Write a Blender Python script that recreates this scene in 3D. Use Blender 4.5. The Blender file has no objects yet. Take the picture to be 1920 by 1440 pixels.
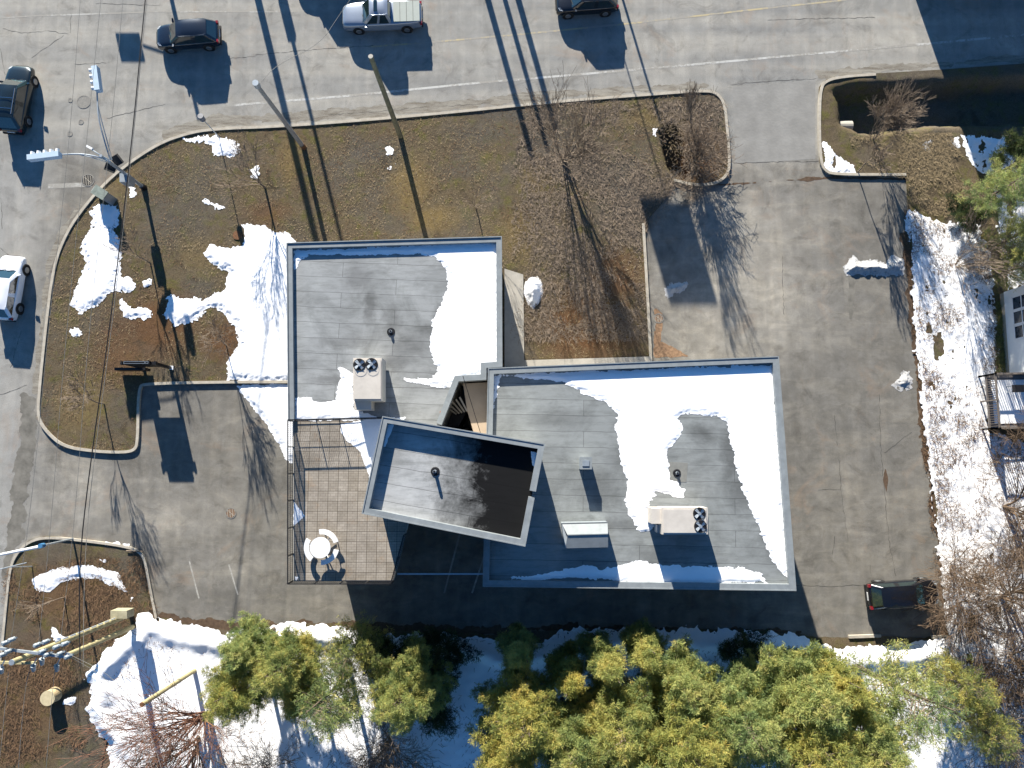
import bpy, math, random
import numpy as np
from mathutils import Vector, Matrix
from mathutils.geometry import tessellate_polygon
R = math.radians
scene = bpy.context.scene
COL = scene.collection

# ------------------------------------------------------------------ camera
CAMH, FPX, TILT = 50.0, 1300.0, math.atan(140/1300)
cd = bpy.data.cameras.new("camera"); cam = bpy.data.objects.new("camera", cd); COL.objects.link(cam)
cam.location = (0, 0, CAMH); cam.rotation_euler = (TILT, 0, 0)
cd.sensor_width = 36; cd.lens = FPX/1920*36; cd.clip_end = 5000
scene.camera = cam
# ------------------------------------------------------------------ light
SX, COT, = 0.265, 2.9                      # shadow direction slope, cot of elevation
ELEV = math.atan(1/COT)
w = bpy.data.worlds.new("World"); scene.world = w; w.use_nodes = True
nt = w.node_tree; bg = nt.nodes['Background']
sky = nt.nodes.new('ShaderNodeTexSky'); sky.sky_type = 'NISHITA'; sky.sun_disc = False
sky.sun_elevation = ELEV; sky.sun_rotation = -math.atan(SX)
sky.air_density = 1.0; sky.dust_density = 0.3; sky.ozone_density = 2.5
tintn = nt.nodes.new('ShaderNodeMix'); tintn.data_type = 'RGBA'; tintn.blend_type = 'MULTIPLY'; tintn.inputs[0].default_value = 1
tintn.inputs[7].default_value = (.42, .80, 1.12, 1)      # crisp deep blue winter sky
nt.links.new(sky.outputs[0], tintn.inputs[6]); nt.links.new(tintn.outputs[2], bg.inputs[0]); bg.inputs[1].default_value = 0.05
sd = bpy.data.lights.new("sun", 'SUN'); sun = bpy.data.objects.new("sun", sd); COL.objects.link(sun)
sd.energy = 5.0; sd.angle = R(0.5); sd.color = (1.0, 0.94, 0.83)
hd = Vector((SX, -1, 0)).normalized()
SUND = Vector((hd.x*math.cos(ELEV), hd.y*math.cos(ELEV), -math.sin(ELEV)))
sun.rotation_euler = SUND.to_track_quat('-Z', 'Y').to_euler(); sun.location = (0, 0, 80)
scene.view_settings.view_transform = 'Standard'; scene.view_settings.look = 'None'
scene.view_settings.exposure = 1.5; scene.view_settings.gamma = 1
scene.view_settings.use_curve_mapping = False

# ------------------------------------------------------------------ helpers
def P(px, py, z=0.0):
    x = (px-960)/FPX; y = -(py-720)/FPX
    c, s = math.cos(TILT), math.sin(TILT)
    d = Vector((x, y*c+s, y*s-c)); t = (CAMH-z)/(-d.z)
    return Vector((d.x*t, d.y*t, z))
def PL(pts, z=0.0): return [P(a, b, z) for a, b in pts]
def lk(o, parent=None):
    COL.objects.link(o)
    if parent: o.parent = parent
    return o
def tag(o, label=None, cat=None, group=None, kind=None):
    if label: o['label'] = label
    if cat: o['category'] = cat
    if group: o['group'] = group
    if kind: o['kind'] = kind
    return o
def empty(name, loc, label, cat, group=None, rz=0):
    o = bpy.data.objects.new(name, None); o.empty_display_size = .3
    o.location = loc; o.rotation_euler = (0, 0, rz); lk(o)
    return tag(o, label, cat, group)
class MB:
    def __init__(s): s.v = []; s.f = []
    def add(s, vs, fs):
        b = len(s.v); s.v += [tuple(v) for v in vs]; s.f += [tuple(b+i for i in f) for f in fs]; return s
    def hexa(s, p):
        return s.add(p, [(0,3,2,1),(4,5,6,7),(0,1,5,4),(1,2,6,5),(2,3,7,6),(3,0,4,7)])
    def box(s, x0, y0, z0, x1, y1, z1):
        return s.hexa([(x0,y0,z0),(x1,y0,z0),(x1,y1,z0),(x0,y1,z0),(x0,y0,z1),(x1,y0,z1),(x1,y1,z1),(x0,y1,z1)])
    def bar(s, a, b, wd, ht=None, up=(0,0,1)):
        a, b = Vector(a), Vector(b); ht = ht or wd; d = (b-a).normalized(); u = Vector(up)
        if abs(d.dot(u)) > .98: u = Vector((1,0,0))
        n = d.cross(u).normalized(); u = n.cross(d)
        q = [(-1,-1),(1,-1),(1,1),(-1,1)]
        return s.hexa([a+n*(i*wd/2)+u*(j*ht/2) for i, j in q]+[b+n*(i*wd/2)+u*(j*ht/2) for i, j in q])
    def tube(s, a, b, r0, r1=None, n=8, cap=True):
        a, b = Vector(a), Vector(b); r1 = r0 if r1 is None else r1
        d = (b-a).normalized(); u = Vector((0,0,1)) if abs(d.z) < .9 else Vector((1,0,0))
        e1 = d.cross(u).normalized(); e2 = d.cross(e1)
        vs = []
        for c, r in ((a, r0), (b, r1)):
            for k in range(n):
                t = 2*math.pi*k/n; vs.append(c+e1*(math.cos(t)*r)+e2*(math.sin(t)*r))
        fs = [(k, k+n, (k+1) % n+n, (k+1) % n) for k in range(n)]
        if cap: fs += [tuple(range(n)), tuple(range(2*n-1, n-1, -1))]
        return s.add(vs, fs)
    def path(s, pts, r, n=6):
        for i in range(len(pts)-1): s.tube(pts[i], pts[i+1], r, r, n)
        return s
    def prism(s, poly, z0, z1):
        p = [(a[0], a[1]) for a in poly]; n = len(p)
        area = sum(p[i][0]*p[(i+1) % n][1]-p[(i+1) % n][0]*p[i][1] for i in range(n))
        if area < 0: p.reverse()
        tris = tessellate_polygon([[Vector((x, y, 0)) for x, y in p]])
        vs = [(x, y, z0) for x, y in p]+[(x, y, z1) for x, y in p]
        fs = [(i, (i+1) % n, (i+1) % n+n, i+n) for i in range(n)]
        for t in tris:
            a, b, c = [Vector((*p[i], 0)) for i in t]
            if (b-a).cross(c-a).z < 0: t = t[::-1]
            fs.append((t[0]+n, t[1]+n, t[2]+n)); fs.append((t[2], t[1], t[0]))
        return s.add(vs, fs)
    def ring(s, path, wd, z0, z1, closed=True, side=1):
        """solid strip lying on the left (side=1) of the path with mitred corners"""
        p = [Vector((a[0], a[1])) for a in path]; n = len(p); inner = []
        for i in range(n):
            a = p[i-1] if (closed or i > 0) else None; b = p[i]; c = p[(i+1) % n] if (closed or i < n-1) else None
            d1 = (b-a).normalized() if a is not None else None; d2 = (c-b).normalized() if c is not None else None
            if d1 is None: d1 = d2
            if d2 is None: d2 = d1
            n1 = Vector((-d1.y, d1.x)); n2 = Vector((-d2.y, d2.x)); m = (n1+n2)
            m = m.normalized()/max(.35, m.normalized().dot(n1)) if m.length > 1e-4 else n1
            inner.append(b+m*wd*side)
        k = n if closed else n-1
        vs = []
        for i in range(n): vs += [(*p[i], z0), (*p[i], z1), (*inner[i], z1), (*inner[i], z0)]
        fs = []
        for i in range(k):
            a = 4*i; b = 4*((i+1) % n)
            for j in range(4):
                q = (a+j, a+(j+1) % 4, b+(j+1) % 4, b+j); fs.append(q if side > 0 else q[::-1])
        if not closed: fs += [(3,2,1,0), (4*n-4, 4*n-3, 4*n-2, 4*n-1)]
        return s.add(vs, fs)
    def build(s, name, mat, parent=None, smooth=False, local=False):
        me = bpy.data.meshes.new(name)
        off = Vector((0,0,0))
        if parent and not local:
            q = parent
            while q: off += q.location; q = q.parent
        me.from_pydata([(x-off.x, y-off.y, z-off.z) for x, y, z in s.v], [], s.f)
        me.materials.append(mat); me.update()
        if smooth:
            me.shade_smooth()
        return lk(bpy.data.objects.new(name, me), parent)
def npmesh(name, V, F, mat, attr=None, smooth=False, parent=None):
    """V (n,3); F (m,4) quads"""
    me = bpy.data.meshes.new(name); n, m, k = len(V), len(F), F.shape[1]
    me.vertices.add(n); me.vertices.foreach_set('co', V.astype(np.float32).ravel())
    me.loops.add(m*k); me.loops.foreach_set('vertex_index', F.astype(np.int32).ravel())
    me.polygons.add(m); me.polygons.foreach_set('loop_start', np.arange(0, m*k, k, dtype=np.int32))
    if attr is not None:
        a = me.attributes.new('tint', 'FLOAT', 'POINT'); a.data.foreach_set('value', attr.astype(np.float32))
    me.materials.append(mat); me.update(calc_edges=True); me.validate()
    if smooth: me.shade_smooth()
    return lk(bpy.data.objects.new(name, me), parent)
def copy_tree(o, parent=None):
    c = o.copy(); COL.objects.link(c); c.parent = parent
    for ch in list(o.children): copy_tree(ch, c)
    return c
# ---- noise and fields
def vn(x, y, seed=0):
    xi = np.floor(x); yi = np.floor(y); fx = x-xi; fy = y-yi
    fx = fx*fx*(3-2*fx); fy = fy*fy*(3-2*fy)
    def h(a, b):
        t = np.sin(a*127.1+b*311.7+seed*74.7)*43758.5453; return t-np.floor(t)
    return (h(xi,yi)*(1-fx)+h(xi+1,yi)*fx)*(1-fy)+(h(xi,yi+1)*(1-fx)+h(xi+1,yi+1)*fx)*fy
def fbm(x, y, sc=1.0, o=4, seed=0):
    r = 0; a = .5; t = 0
    for i in range(o):
        r = r+a*vn(x*sc, y*sc, seed+i*7); t += a; a *= .55; sc *= 2.1
    return r/t-.5
def sdf(poly, X, Y):
    """positive inside"""
    d = np.full(X.shape, 1e9); ins = np.zeros(X.shape, bool); n = len(poly)
    for i in range(n):
        ax, ay = poly[i][0], poly[i][1]; bx, by = poly[(i+1) % n][0], poly[(i+1) % n][1]
        ex, ey = bx-ax, by-ay; L = ex*ex+ey*ey+1e-12
        t = np.clip(((X-ax)*ex+(Y-ay)*ey)/L, 0, 1)
        d = np.minimum(d, (X-ax-t*ex)**2+(Y-ay-t*ey)**2)
        if abs(ey) > 1e-9:
            c = ((ay > Y) != (by > Y)) & (X < ex*(Y-ay)/ey+ax); ins ^= c
    return np.where(ins, 1, -1)*np.sqrt(d)
def sheet(name, f, bbox, res, zf, mat, parent=None):
    """marching squares sheet over f>0"""
    x0, y0, x1, y1 = bbox
    xs = np.arange(x0, x1+res, res); ys = np.arange(y0, y1+res, res)
    X, Y = np.meshgrid(xs, ys); F = f(X, Y); Z = zf(X, Y, F)
    ny, nx = X.shape; idm = -np.ones(X.shape, int); ins = F > 0
    c = ins[:-1,:-1].astype(int)+ins[:-1,1:]+ins[1:,1:]+ins[1:,:-1]
    need = ins.copy(); ids = np.where(ins); idm[ids] = np.arange(len(ids[0]))
    V = [np.stack([X[ids], Y[ids], Z[ids]], 1)]; nv = len(ids[0])
    j, i = np.where(c == 4)
    Q = np.stack([idm[j,i], idm[j,i+1], idm[j+1,i+1], idm[j+1,i]], 1)
    ex = []; em = {}; PF = []
    def edge(a, b):
        nonlocal nv
        k = (a, b) if a < b else (b, a)
        if k in em: return em[k]
        fa, fb = F[a], F[b]; t = fa/(fa-fb)
        px = X[a]+(X[b]-X[a])*t; py = Y[a]+(Y[b]-Y[a])*t; pz = Z[a]+(Z[b]-Z[a])*t
        ex.append((px, py, pz)); em[k] = nv; nv += 1; return em[k]
    jj, ii = np.where((c > 0) & (c < 4))
    for j, i in zip(jj.tolist(), ii.tolist()):
        cs = [(j,i), (j,i+1), (j+1,i+1), (j+1,i)]; p = []
        for k in range(4):
            a, b = cs[k], cs[(k+1) % 4]
            if ins[a]: p.append(int(idm[a]))
            if ins[a] != ins[b]: p.append(edge(a, b))
        if len(p) > 2: PF.append(p)
    me = bpy.data.meshes.new(name)
    VV = np.concatenate([V[0], np.array(ex).reshape(-1, 3)]) if ex else V[0]
    n = len(VV); loops = np.concatenate([Q.ravel(), np.array([q for p in PF for q in p], dtype=int)])
    ln = [4]*len(Q)+[len(p) for p in PF]; st = np.concatenate([[0], np.cumsum(ln)[:-1]]) if ln else np.array([])
    me.vertices.add(n); me.vertices.foreach_set('co', VV.astype(np.float32).ravel())
    me.loops.add(len(loops)); me.loops.foreach_set('vertex_index', loops.astype(np.int32))
    me.polygons.add(len(ln)); me.polygons.foreach_set('loop_start', st.astype(np.int32))
    me.materials.append(mat); me.update(calc_edges=True); me.validate(); me.shade_smooth()
    return lk(bpy.data.objects.new(name, me), parent)
def chaikin(p, n=2, closed=True):
    p = [Vector(q) for q in p]
    for _ in range(n):
        q = []; m = len(p)
        if not closed: q.append(p[0])
        for i in range(m if closed else m-1):
            a, b = p[i], p[(i+1) % m]; q += [a*.75+b*.25, a*.25+b*.75]
        if not closed: q.append(p[-1])
        p = q
    return p
def bb(polys, m=.5):
    xs = [q[0] for p in polys for q in p]; ys = [q[1] for p in polys for q in p]
    return (min(xs)-m, min(ys)-m, max(xs)+m, max(ys)+m)
def sm(t): t = np.clip(t, 0, 1); return t*t*(3-2*t)

# ------------------------------------------------------------------ materials
class NT:
    def __init__(s, name):
        s.m = bpy.data.materials.new(name); s.m.use_nodes = True; s.t = s.m.node_tree
        s.b = s.t.nodes['Principled BSDF']; s.o = s.t.nodes['Material Output']
        tc = s.t.nodes.new('ShaderNodeTexCoord'); s.co = tc.outputs['Object']
    def n(s, ty, **k):
        x = s.t.nodes.new(ty)
        for a, b in k.items(): setattr(x, a, b)
        return x
    def l(s, a, b): s.t.links.new(a, b)
    def mapped(s, sc=(1,1,1), rot=0, loc=(0,0,0)):
        m = s.n('ShaderNodeMapping'); m.inputs['Scale'].default_value = sc; m.inputs['Rotation'].default_value = (0,0,rot)
        m.inputs['Location'].default_value = loc; s.l(s.co, m.inputs[0]); return m.outputs[0]
    def noise(s, scale, detail=4, rough=.6, vec=None, dist=0):
        x = s.n('ShaderNodeTexNoise'); x.inputs['Scale'].default_value = scale; x.inputs['Detail'].default_value = detail
        x.inputs['Roughness'].default_value = rough; x.inputs['Distortion'].default_value = dist
        s.l(vec or s.co, x.inputs['Vector']); return x.outputs['Fac']
    def ramp(s, fac, stops):
        r = s.n('ShaderNodeValToRGB'); e = r.color_ramp.elements
        while len(e) < len(stops): e.new(.5)
        for i, (p, c) in enumerate(stops):
            e[i].position = p; e[i].color = (*c, 1) if len(c) == 3 else c
        s.l(fac, r.inputs[0]); return r.outputs[0]
    def fr(s, fac, a, b, lo=0, hi=1):
        r = s.n('ShaderNodeMapRange'); r.inputs[1].default_value = a; r.inputs[2].default_value = b
        r.inputs[3].default_value = lo; r.inputs[4].default_value = hi; s.l(fac, r.inputs[0]); return r.outputs[0]
    def mix(s, fac, a, b, mode='MIX'):
        x = s.n('ShaderNodeMix', data_type='RGBA', blend_type=mode)
        for i, v in ((0, fac), (6, a), (7, b)):
            if hasattr(v, 'links') or hasattr(v, 'is_linked'): s.l(v, x.inputs[i])
            elif i == 0: x.inputs[0].default_value = v
            else: x.inputs[i].default_value = (*v, 1)
        return x.outputs[2]
    def math(s, op, a, b=None):
        x = s.n('ShaderNodeMath', operation=op)
        for i, v in ((0, a), (1, b)):
            if v is None: continue
            if hasattr(v, 'is_linked'): s.l(v, x.inputs[i])
            else: x.inputs[i].default_value = v
        return x.outputs[0]
    def fin(s, col=None, rough=.8, bump=None, bs=.3, bd=.02, metal=0, spec=.3, coat=0):
        if col is not None:
            if hasattr(col, 'is_linked'): s.l(col, s.b.inputs['Base Color'])
            else: s.b.inputs['Base Color'].default_value = (*col, 1)
        if hasattr(rough, 'is_linked'): s.l(rough, s.b.inputs['Roughness'])
        else: s.b.inputs['Roughness'].default_value = rough
        s.b.inputs['Metallic'].default_value = metal; s.b.inputs['Specular IOR Level'].default_value = spec
        s.b.inputs['Coat Weight'].default_value = coat; s.b.inputs['Coat Roughness'].default_value = .05
        if bump is not None:
            x = s.n('ShaderNodeBump'); x.inputs['Strength'].default_value = bs; x.inputs['Distance'].default_value = bd
            s.l(bump, x.inputs['Height']); s.l(x.outputs[0], s.b.inputs['Normal'])
        return s.m
def simple(name, c, rough=.6, var=.25, scale=3, metal=0, bs=.1, bd=.01, spec=.3, coat=0):
    t = NT(name); f = t.noise(scale, 5, .65)
    lo = tuple(x*(1-var) for x in c); hi = tuple(min(1, x*(1+var)) for x in c)
    col = t.ramp(f, [(.3, lo), (.7, hi)])
    return t.fin(col, rough, t.noise(scale*8, 3), bs, bd, metal, spec, coat)

def spots(t, lst, z, warp=1.4):
    wn = t.n('ShaderNodeTexNoise'); wn.inputs['Scale'].default_value = .9; wn.inputs['Detail'].default_value = 6; wn.inputs['Roughness'].default_value = .7; t.l(t.co, wn.inputs['Vector'])
    ad = t.n('ShaderNodeVectorMath', operation='MULTIPLY_ADD'); t.l(wn.outputs['Color'], ad.inputs[0]); ad.inputs[1].default_value = (warp, warp, 0); t.l(t.co, ad.inputs[2]); out = None
    for (px, py, rx, ry, k) in lst:
        c = P(px, py, z); mp = t.n('ShaderNodeMapping'); mp.vector_type = 'TEXTURE'; mp.inputs['Location'].default_value = (c.x+warp/2, c.y+warp/2, z); mp.inputs['Scale'].default_value = (rx, ry, 99); t.l(ad.outputs[0], mp.inputs[0])
        ln = t.n('ShaderNodeVectorMath', operation='LENGTH'); t.l(mp.outputs[0], ln.inputs[0]); v = t.fr(ln.outputs['Value'], .35, 1.0, k, 0); out = v if out is None else t.math('MAXIMUM', out, v)
    return out
def m_asphalt():
    t = NT('asphalt')
    big = t.noise(.12, 4, .6); mid = t.noise(.9, 5, .65, dist=.3); fine = t.noise(22, 4, .75); sp = t.noise(55, 2, .8)
    streak = t.noise(1.0, 4, .5, t.mapped((.03, .62, 1), R(-4.5)))
    streak2 = t.noise(1.0, 4, .6, t.mapped((1.2, .06, 1), R(-8)))
    sep = t.n('ShaderNodeSeparateXYZ'); t.l(t.co, sep.inputs[0])
    onroad = t.fr(sep.outputs[1], 21.5, 24, 0, 1); west = t.fr(sep.outputs[0], -33, -36, 0, 1)
    road = t.math('MAXIMUM', onroad, west)
    lotc = t.ramp(mid, [(.25, (.108,.102,.091)), (.5, (.143,.136,.123)), (.78, (.188,.180,.165))])
    roadc = t.ramp(mid, [(.25, (.205,.200,.188)), (.5, (.243,.238,.225)), (.78, (.29,.285,.27))])
    col = t.mix(road, lotc, roadc)
    col = t.mix(t.fr(big, .35, .7), col, t.mix(1.0, col, (1.22,1.2,1.16), 'MULTIPLY'))
    st = t.fr(streak, .38, .64, .0, 1)
    col = t.mix(onroad, col, t.mix(st, t.mix(1.0, col, (.86,.87,.88), 'MULTIPLY'), t.mix(1.0, col, (1.13,1.11,1.07), 'MULTIPLY')))
    st2 = t.fr(streak2, .46, .66, 0, .75)
    col = t.mix(st2, col, t.mix(1.0, col, (1.2,1.18,1.15), 'MULTIPLY'))
    pale_lot = spots(t, [(1400,560,9,6.5,1),(1450,250,5,6,1),(1350,640,6,3,.8),(1400,430,8,5,.9),(150,930,4,4,.9),(330,960,6,2.5,.7),(430,1060,5,2,.5)], 0, 3.0)  # paler zones of the lot asphalt
    col = t.mix(t.math('MULTIPLY', pale_lot, t.math('SUBTRACT', 1.0, road)), col, t.mix(1.0, col, (1.55,1.54,1.52), 'MULTIPLY'))
    stain = t.noise(.45, 6, .7, t.mapped((1,1,1), 0, (31,7,0)), 1.2)
    col = t.mix(t.fr(stain, .53, .68, 0, .7), col, t.mix(1.0, col, (.62,.61,.6), 'MULTIPLY'))
    rust = t.noise(.3, 5, .7, t.mapped((1,1,1), 0, (3,57,0)), .8)
    col = t.mix(t.fr(rust, .56, .74, 0, .35), col, (.30,.2,.13))
    sw = t.noise(.5, 5, .7, t.mapped((.5, 1.6, 1), R(-28), (2,9,0)), .9)
    col = t.mix(t.math('MULTIPLY', t.fr(sw, .47, .66, 0, .8), t.math('SUBTRACT', 1.0, road)), col, t.mix(1.0, col, (1.32,1.3,1.25), 'MULTIPLY'))
    gr = t.fr(fine, .3, .7, .74, 1.26); gc = t.n('ShaderNodeCombineColor')
    for i in range(3): t.l(gr, gc.inputs[i])
    col = t.mix(1.0, col, gc.outputs[0], 'MULTIPLY')
    salt = t.fr(sp, .68, .78, 0, .35)
    col = t.mix(salt, col, (.5,.49,.46))
    return t.fin(col, .9, t.math('ADD', fine, t.math('MULTIPLY', mid, .8)), .5, .02, spec=.15)
def m_grass():
    t = NT('dead grass')
    big = t.noise(.18, 4, .6); mid = t.noise(1.1, 5, .7, dist=.5); fine = t.noise(19, 5, .8, dist=1.0); st = t.noise(30, 3, .8, t.mapped((1,.5,1), .6), 1.5); m3 = t.noise(3.5, 5, .75, dist=.4)
    a = t.ramp(fine, [(.25, (.045,.033,.020)), (.45, (.100,.076,.046)), (.6, (.155,.121,.078)), (.8, (.26,.215,.15))])
    g = t.ramp(fine, [(.25, (.040,.038,.013)), (.5, (.110,.098,.034)), (.75, (.22,.195,.08))])
    gr = t.ramp(fine, [(.25, (.045,.039,.031)), (.5, (.10,.088,.072)), (.75, (.21,.19,.165))])
    r = t.ramp(fine, [(.25, (.046,.023,.011)), (.5, (.125,.066,.032)), (.75, (.24,.14,.08))])
    go = t.ramp(fine, [(.25, (.07,.047,.019)), (.5, (.18,.128,.055)), (.75, (.32,.24,.115))])
    col = t.mix(t.fr(mid, .5, .64), a, g)
    col = t.mix(t.fr(big, .48, .6, 0, .6), col, gr)
    col = t.mix(spots(t, [(1100,610,5,4,1),(300,610,4,3.5,.9),(1310,290,2.4,3.4,1),(1150,520,3,3,.8),(420,640,2.4,2,.9),(230,650,3,4,.7),(500,400,2.5,1.5,.6),(130,1110,5,3,.6),(60,1300,4,6,.5)], 0, 2.4), col, r)
    col = t.mix(spots(t, [(1030,270,3.5,3,.9),(1190,370,3.5,2.2,1),(1130,330,4,2,.8),(700,290,3,1.6,.8),(900,250,4,1.4,.7),(430,300,3,1.2,.6),(640,330,1.5,2.5,.6),(870,420,2,2,.5),(1000,220,6,1,.8),(300,420,2,3,.4)], 0, 2.4), col, gr)
    col = t.mix(spots(t, [(770,350,2.2,3,.9),(545,300,1.3,2.6,.8),(810,410,2.5,1.5,.9),(980,440,2.2,3,.7),(1000,330,1.6,2,.5),(1230,225,4,1,.6),(230,330,2,1.5,.5),(150,760,2.5,3,.6),(370,480,2.2,2,.45)], 0, 2.2), col, go)
    col = t.mix(t.fr(m3, .5, .7, 0, .6), col, t.mix(1.0, col, (.55,.53,.5), 'MULTIPLY'))
    bare = t.noise(.5, 5, .7, t.mapped((1,1,1), 0, (47,13,0)), .6)
    col = t.mix(t.fr(bare, .58, .68, 0, .7), col, (.055,.042,.028))
    col = t.mix(t.fr(st, .64, .72, 0, .55), col, (.34,.28,.20))
    return t.fin(col, .95, t.math('ADD', t.math('MULTIPLY', mid, .7), t.math('ADD', fine, t.math('MULTIPLY', m3, .7))), .8, .045, spec=.1)
def m_snow(dirty=0, name='snow', bst=.35):
    t = NT(name); a = t.noise(1.2, 4); b = t.noise(9, 5, .7)
    col = t.ramp(a, [(.3, (.88,.89,.91)), (.7, (.95,.95,.96))])
    if dirty:
        d = t.noise(1.6, 7, .8, dist=.8); d2 = t.noise(7, 5, .8)
        k = t.math('MULTIPLY', t.fr(d, .49, .64), t.fr(d2, .42, .58))
        col = t.mix(k, col, (.16,.12,.08) if dirty == 1 else (.17,.16,.15))
        if dirty == 2: col = t.mix(1.0, col, (.50,.49,.47), 'MULTIPLY')
    return t.fin(col, .7, t.math('ADD', a, t.math('MULTIPLY', b, .35)), bst, .06, spec=.2)
def m_roof(name, rot=0, c=(.265,.275,.275), loc=(0,0,0), sp=(), z=7.0):
    t = NT(name)
    br = t.n('ShaderNodeTexBrick'); br.offset = .37; br.squash = 1; br.inputs['Scale'].default_value = 1
    br.inputs['Mortar Size'].default_value = .018; br.inputs['Mortar Smooth'].default_value = .3
    br.inputs['Brick Width'].default_value = 9.3; br.inputs['Row Height'].default_value = .98
    br.inputs['Color1'].default_value = (*[x*.93 for x in c], 1); br.inputs['Color2'].default_value = (*[x*1.07 for x in c], 1)
    br.inputs['Mortar'].default_value = (*[x*.42 for x in c], 1)
    wob = t.noise(.7, 2); mv = t.mapped((1,1,1), rot, loc)
    add = t.n('ShaderNodeVectorMath', operation='MULTIPLY_ADD'); t.l(wob, add.inputs[0]); add.inputs[1].default_value = (0,.12,0); t.l(mv, add.inputs[2])
    t.l(add.outputs[0], br.inputs['Vector'])
    a = t.noise(.35, 6, .7, dist=.8); b = t.noise(1.6, 6, .75, t.mapped((.55, 2.2, 1), rot)); fine = t.noise(30, 3, .8)
    col = t.mix(t.fr(a, .46, .7, 0, .8), br.outputs[0], t.mix(1.0, br.outputs[0], (.5,.51,.5), 'MULTIPLY'))
    col = t.mix(t.fr(b, .48, .68, 0, .65), col, t.mix(1.0, col, (.62,.62,.60), 'MULTIPLY'))
    l = t.noise(.5, 4, .6, t.mapped((1,1,1), 0, (9,21,0)))
    col = t.mix(t.fr(l, .52, .7, 0, .55), col, t.mix(1.0, col, (1.35,1.35,1.33), 'MULTIPLY'))
    col = t.mix(t.fr(fine, .3, .75, 0, .22), col, (.42,.42,.42))
    dr = t.noise(1.0, 5, .75, t.mapped((.35, 3.2, 1), rot, (4,4,0)))
    col = t.mix(t.fr(dr, .5, .66, 0, .55), col, t.mix(1.0, col, (.68,.69,.68), 'MULTIPLY'))
    if sp: col = t.mix(spots(t, sp, z), col, t.mix(1.0, col, (.30,.29,.29), 'MULTIPLY'))
    return t.fin(col, .75, fine, .25, .01, spec=.25), t
asphalt = m_asphalt(); grass = m_grass(); snow = m_snow(); snowroof = m_snow(0, 'smooth snow', .10); snowd = m_snow(1, 'littered snow'); snowg = m_snow(2, 'dirty ploughed snow')
roofm, _ = m_roof('roof membrane', R(2.2), sp=[(788,570,1.0,.8,.9),(770,600,1.6,.7,.5),(720,625,2.0,1.2,.45),(625,500,1.2,1.6,.5),(650,555,.5,1.6,.55),(690,580,.7,1.3,.45),(645,700,1.2,1.6,.7),(700,655,1.6,.7,.55),(600,620,2.6,.6,.4),(590,690,2.6,.5,.45),(770,690,2.4,1.2,.3)])
roofm2, _ = m_roof('roof membrane east', R(1), (.215,.23,.228), (3,.4,0), sp=[(1320,830,.8,2.2,.6),(1350,900,1.4,1.6,.6),(1400,980,.9,2.4,.5),(1235,950,1.0,.9,.8),(1130,840,1.6,1.1,.4),(1080,900,1.6,1.4,.4),(1090,960,3,.5,.45),(1270,790,1.2,.9,.5),(1000,760,2.4,.8,.35),(1180,1020,1.8,.9,.35)])
def m_tower():
    m, t = m_roof('roof membrane tower', R(9.5), (.36,.365,.365))
    old = t.b.inputs['Base Color'].links[0].from_socket
    c = P(885, 905, 10.8)
    sep = t.n('ShaderNodeSeparateXYZ'); mp = t.mapped((1,1,1), 0, (-c.x, -c.y, 0)); t.l(mp, sep.inputs[0])
    n = t.noise(.55, 6, .7, dist=.6); n2 = t.noise(3, 5, .8)
    v = t.math('ADD', sep.outputs[0], t.math('MULTIPLY', t.math('SUBTRACT', n, .5), 6.0))
    v = t.math('ADD', v, t.math('MULTIPLY', t.math('SUBTRACT', n2, .5), 2.6))
    k = t.fr(v, -4.0, -.8, 0, .985)
    k2 = t.fr(v, 4.9, 5.3, 1, 0.25)
    col = t.mix(t.math('MULTIPLY', k, k2), old, (.006,.006,.0065))
    t.b.inputs['Specular IOR Level'].default_value = .05; t.l(col, t.b.inputs['Base Color']); return m
towerm = m_tower()
metal = simple('parapet metal', (.215,.235,.245), .5, .14, 2.0, 0, .12, .01)
def m_pavers():
    t = NT('deck pavers'); br = t.n('ShaderNodeTexBrick'); br.offset = 0; br.inputs['Scale'].default_value = 1
    br.inputs['Brick Width'].default_value = .61; br.inputs['Row Height'].default_value = .61; br.inputs['Mortar Size'].default_value = .014
    br.inputs['Color1'].default_value = (.285,.25,.205,1); br.inputs['Color2'].default_value = (.37,.33,.28,1); br.inputs['Mortar'].default_value = (.09,.07,.05,1)
    t.l(t.mapped(), br.inputs['Vector'])
    b2 = t.n('ShaderNodeTexBrick'); b2.offset = .5; b2.inputs['Scale'].default_value = 1; b2.inputs['Brick Width'].default_value = .305
    b2.inputs['Row Height'].default_value = .1525; b2.inputs['Mortar Size'].default_value = .008
    b2.inputs['Color1'].default_value = (1,1,1,1); b2.inputs['Color2'].default_value = (.84,.84,.84,1); b2.inputs['Mortar'].default_value = (.55,.5,.45,1); t.l(t.mapped(), b2.inputs['Vector'])
    col = t.mix(1.0, br.outputs[0], b2.outputs[0], 'MULTIPLY')
    a = t.noise(.7, 5, .7); col = t.mix(t.fr(a, .4, .7, 0, .7), col, t.mix(1.0, col, (.62,.6,.58), 'MULTIPLY'))
    r = t.noise(1.1, 5, .7, t.mapped((1,1,1), 0, (5,3,0))); col = t.mix(t.fr(r, .58, .72, 0, .35), col, (.33,.2,.1))
    return t.fin(col, .85, b2.outputs['Fac'], .3, .01)
pavers = m_pavers()
concrete = simple('concrete', (.38,.355,.31), .85, .16, 1.3, 0, .2, .01)
def m_kerb():
    t = NT('kerb concrete'); a = t.noise(2.5, 5, .7); f = t.noise(18, 4, .7)
    col = t.ramp(a, [(.3, (.33,.29,.23)), (.7, (.47,.43,.36))]); col = t.mix(t.fr(f, .55, .75, 0, .6), col, (.22,.19,.15))
    return t.fin(col, .9, f, .4, .01)
kerbm = m_kerb()
tanconc = simple('tan landing concrete', (.42,.33,.24), .85, .1, 1.2)
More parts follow.
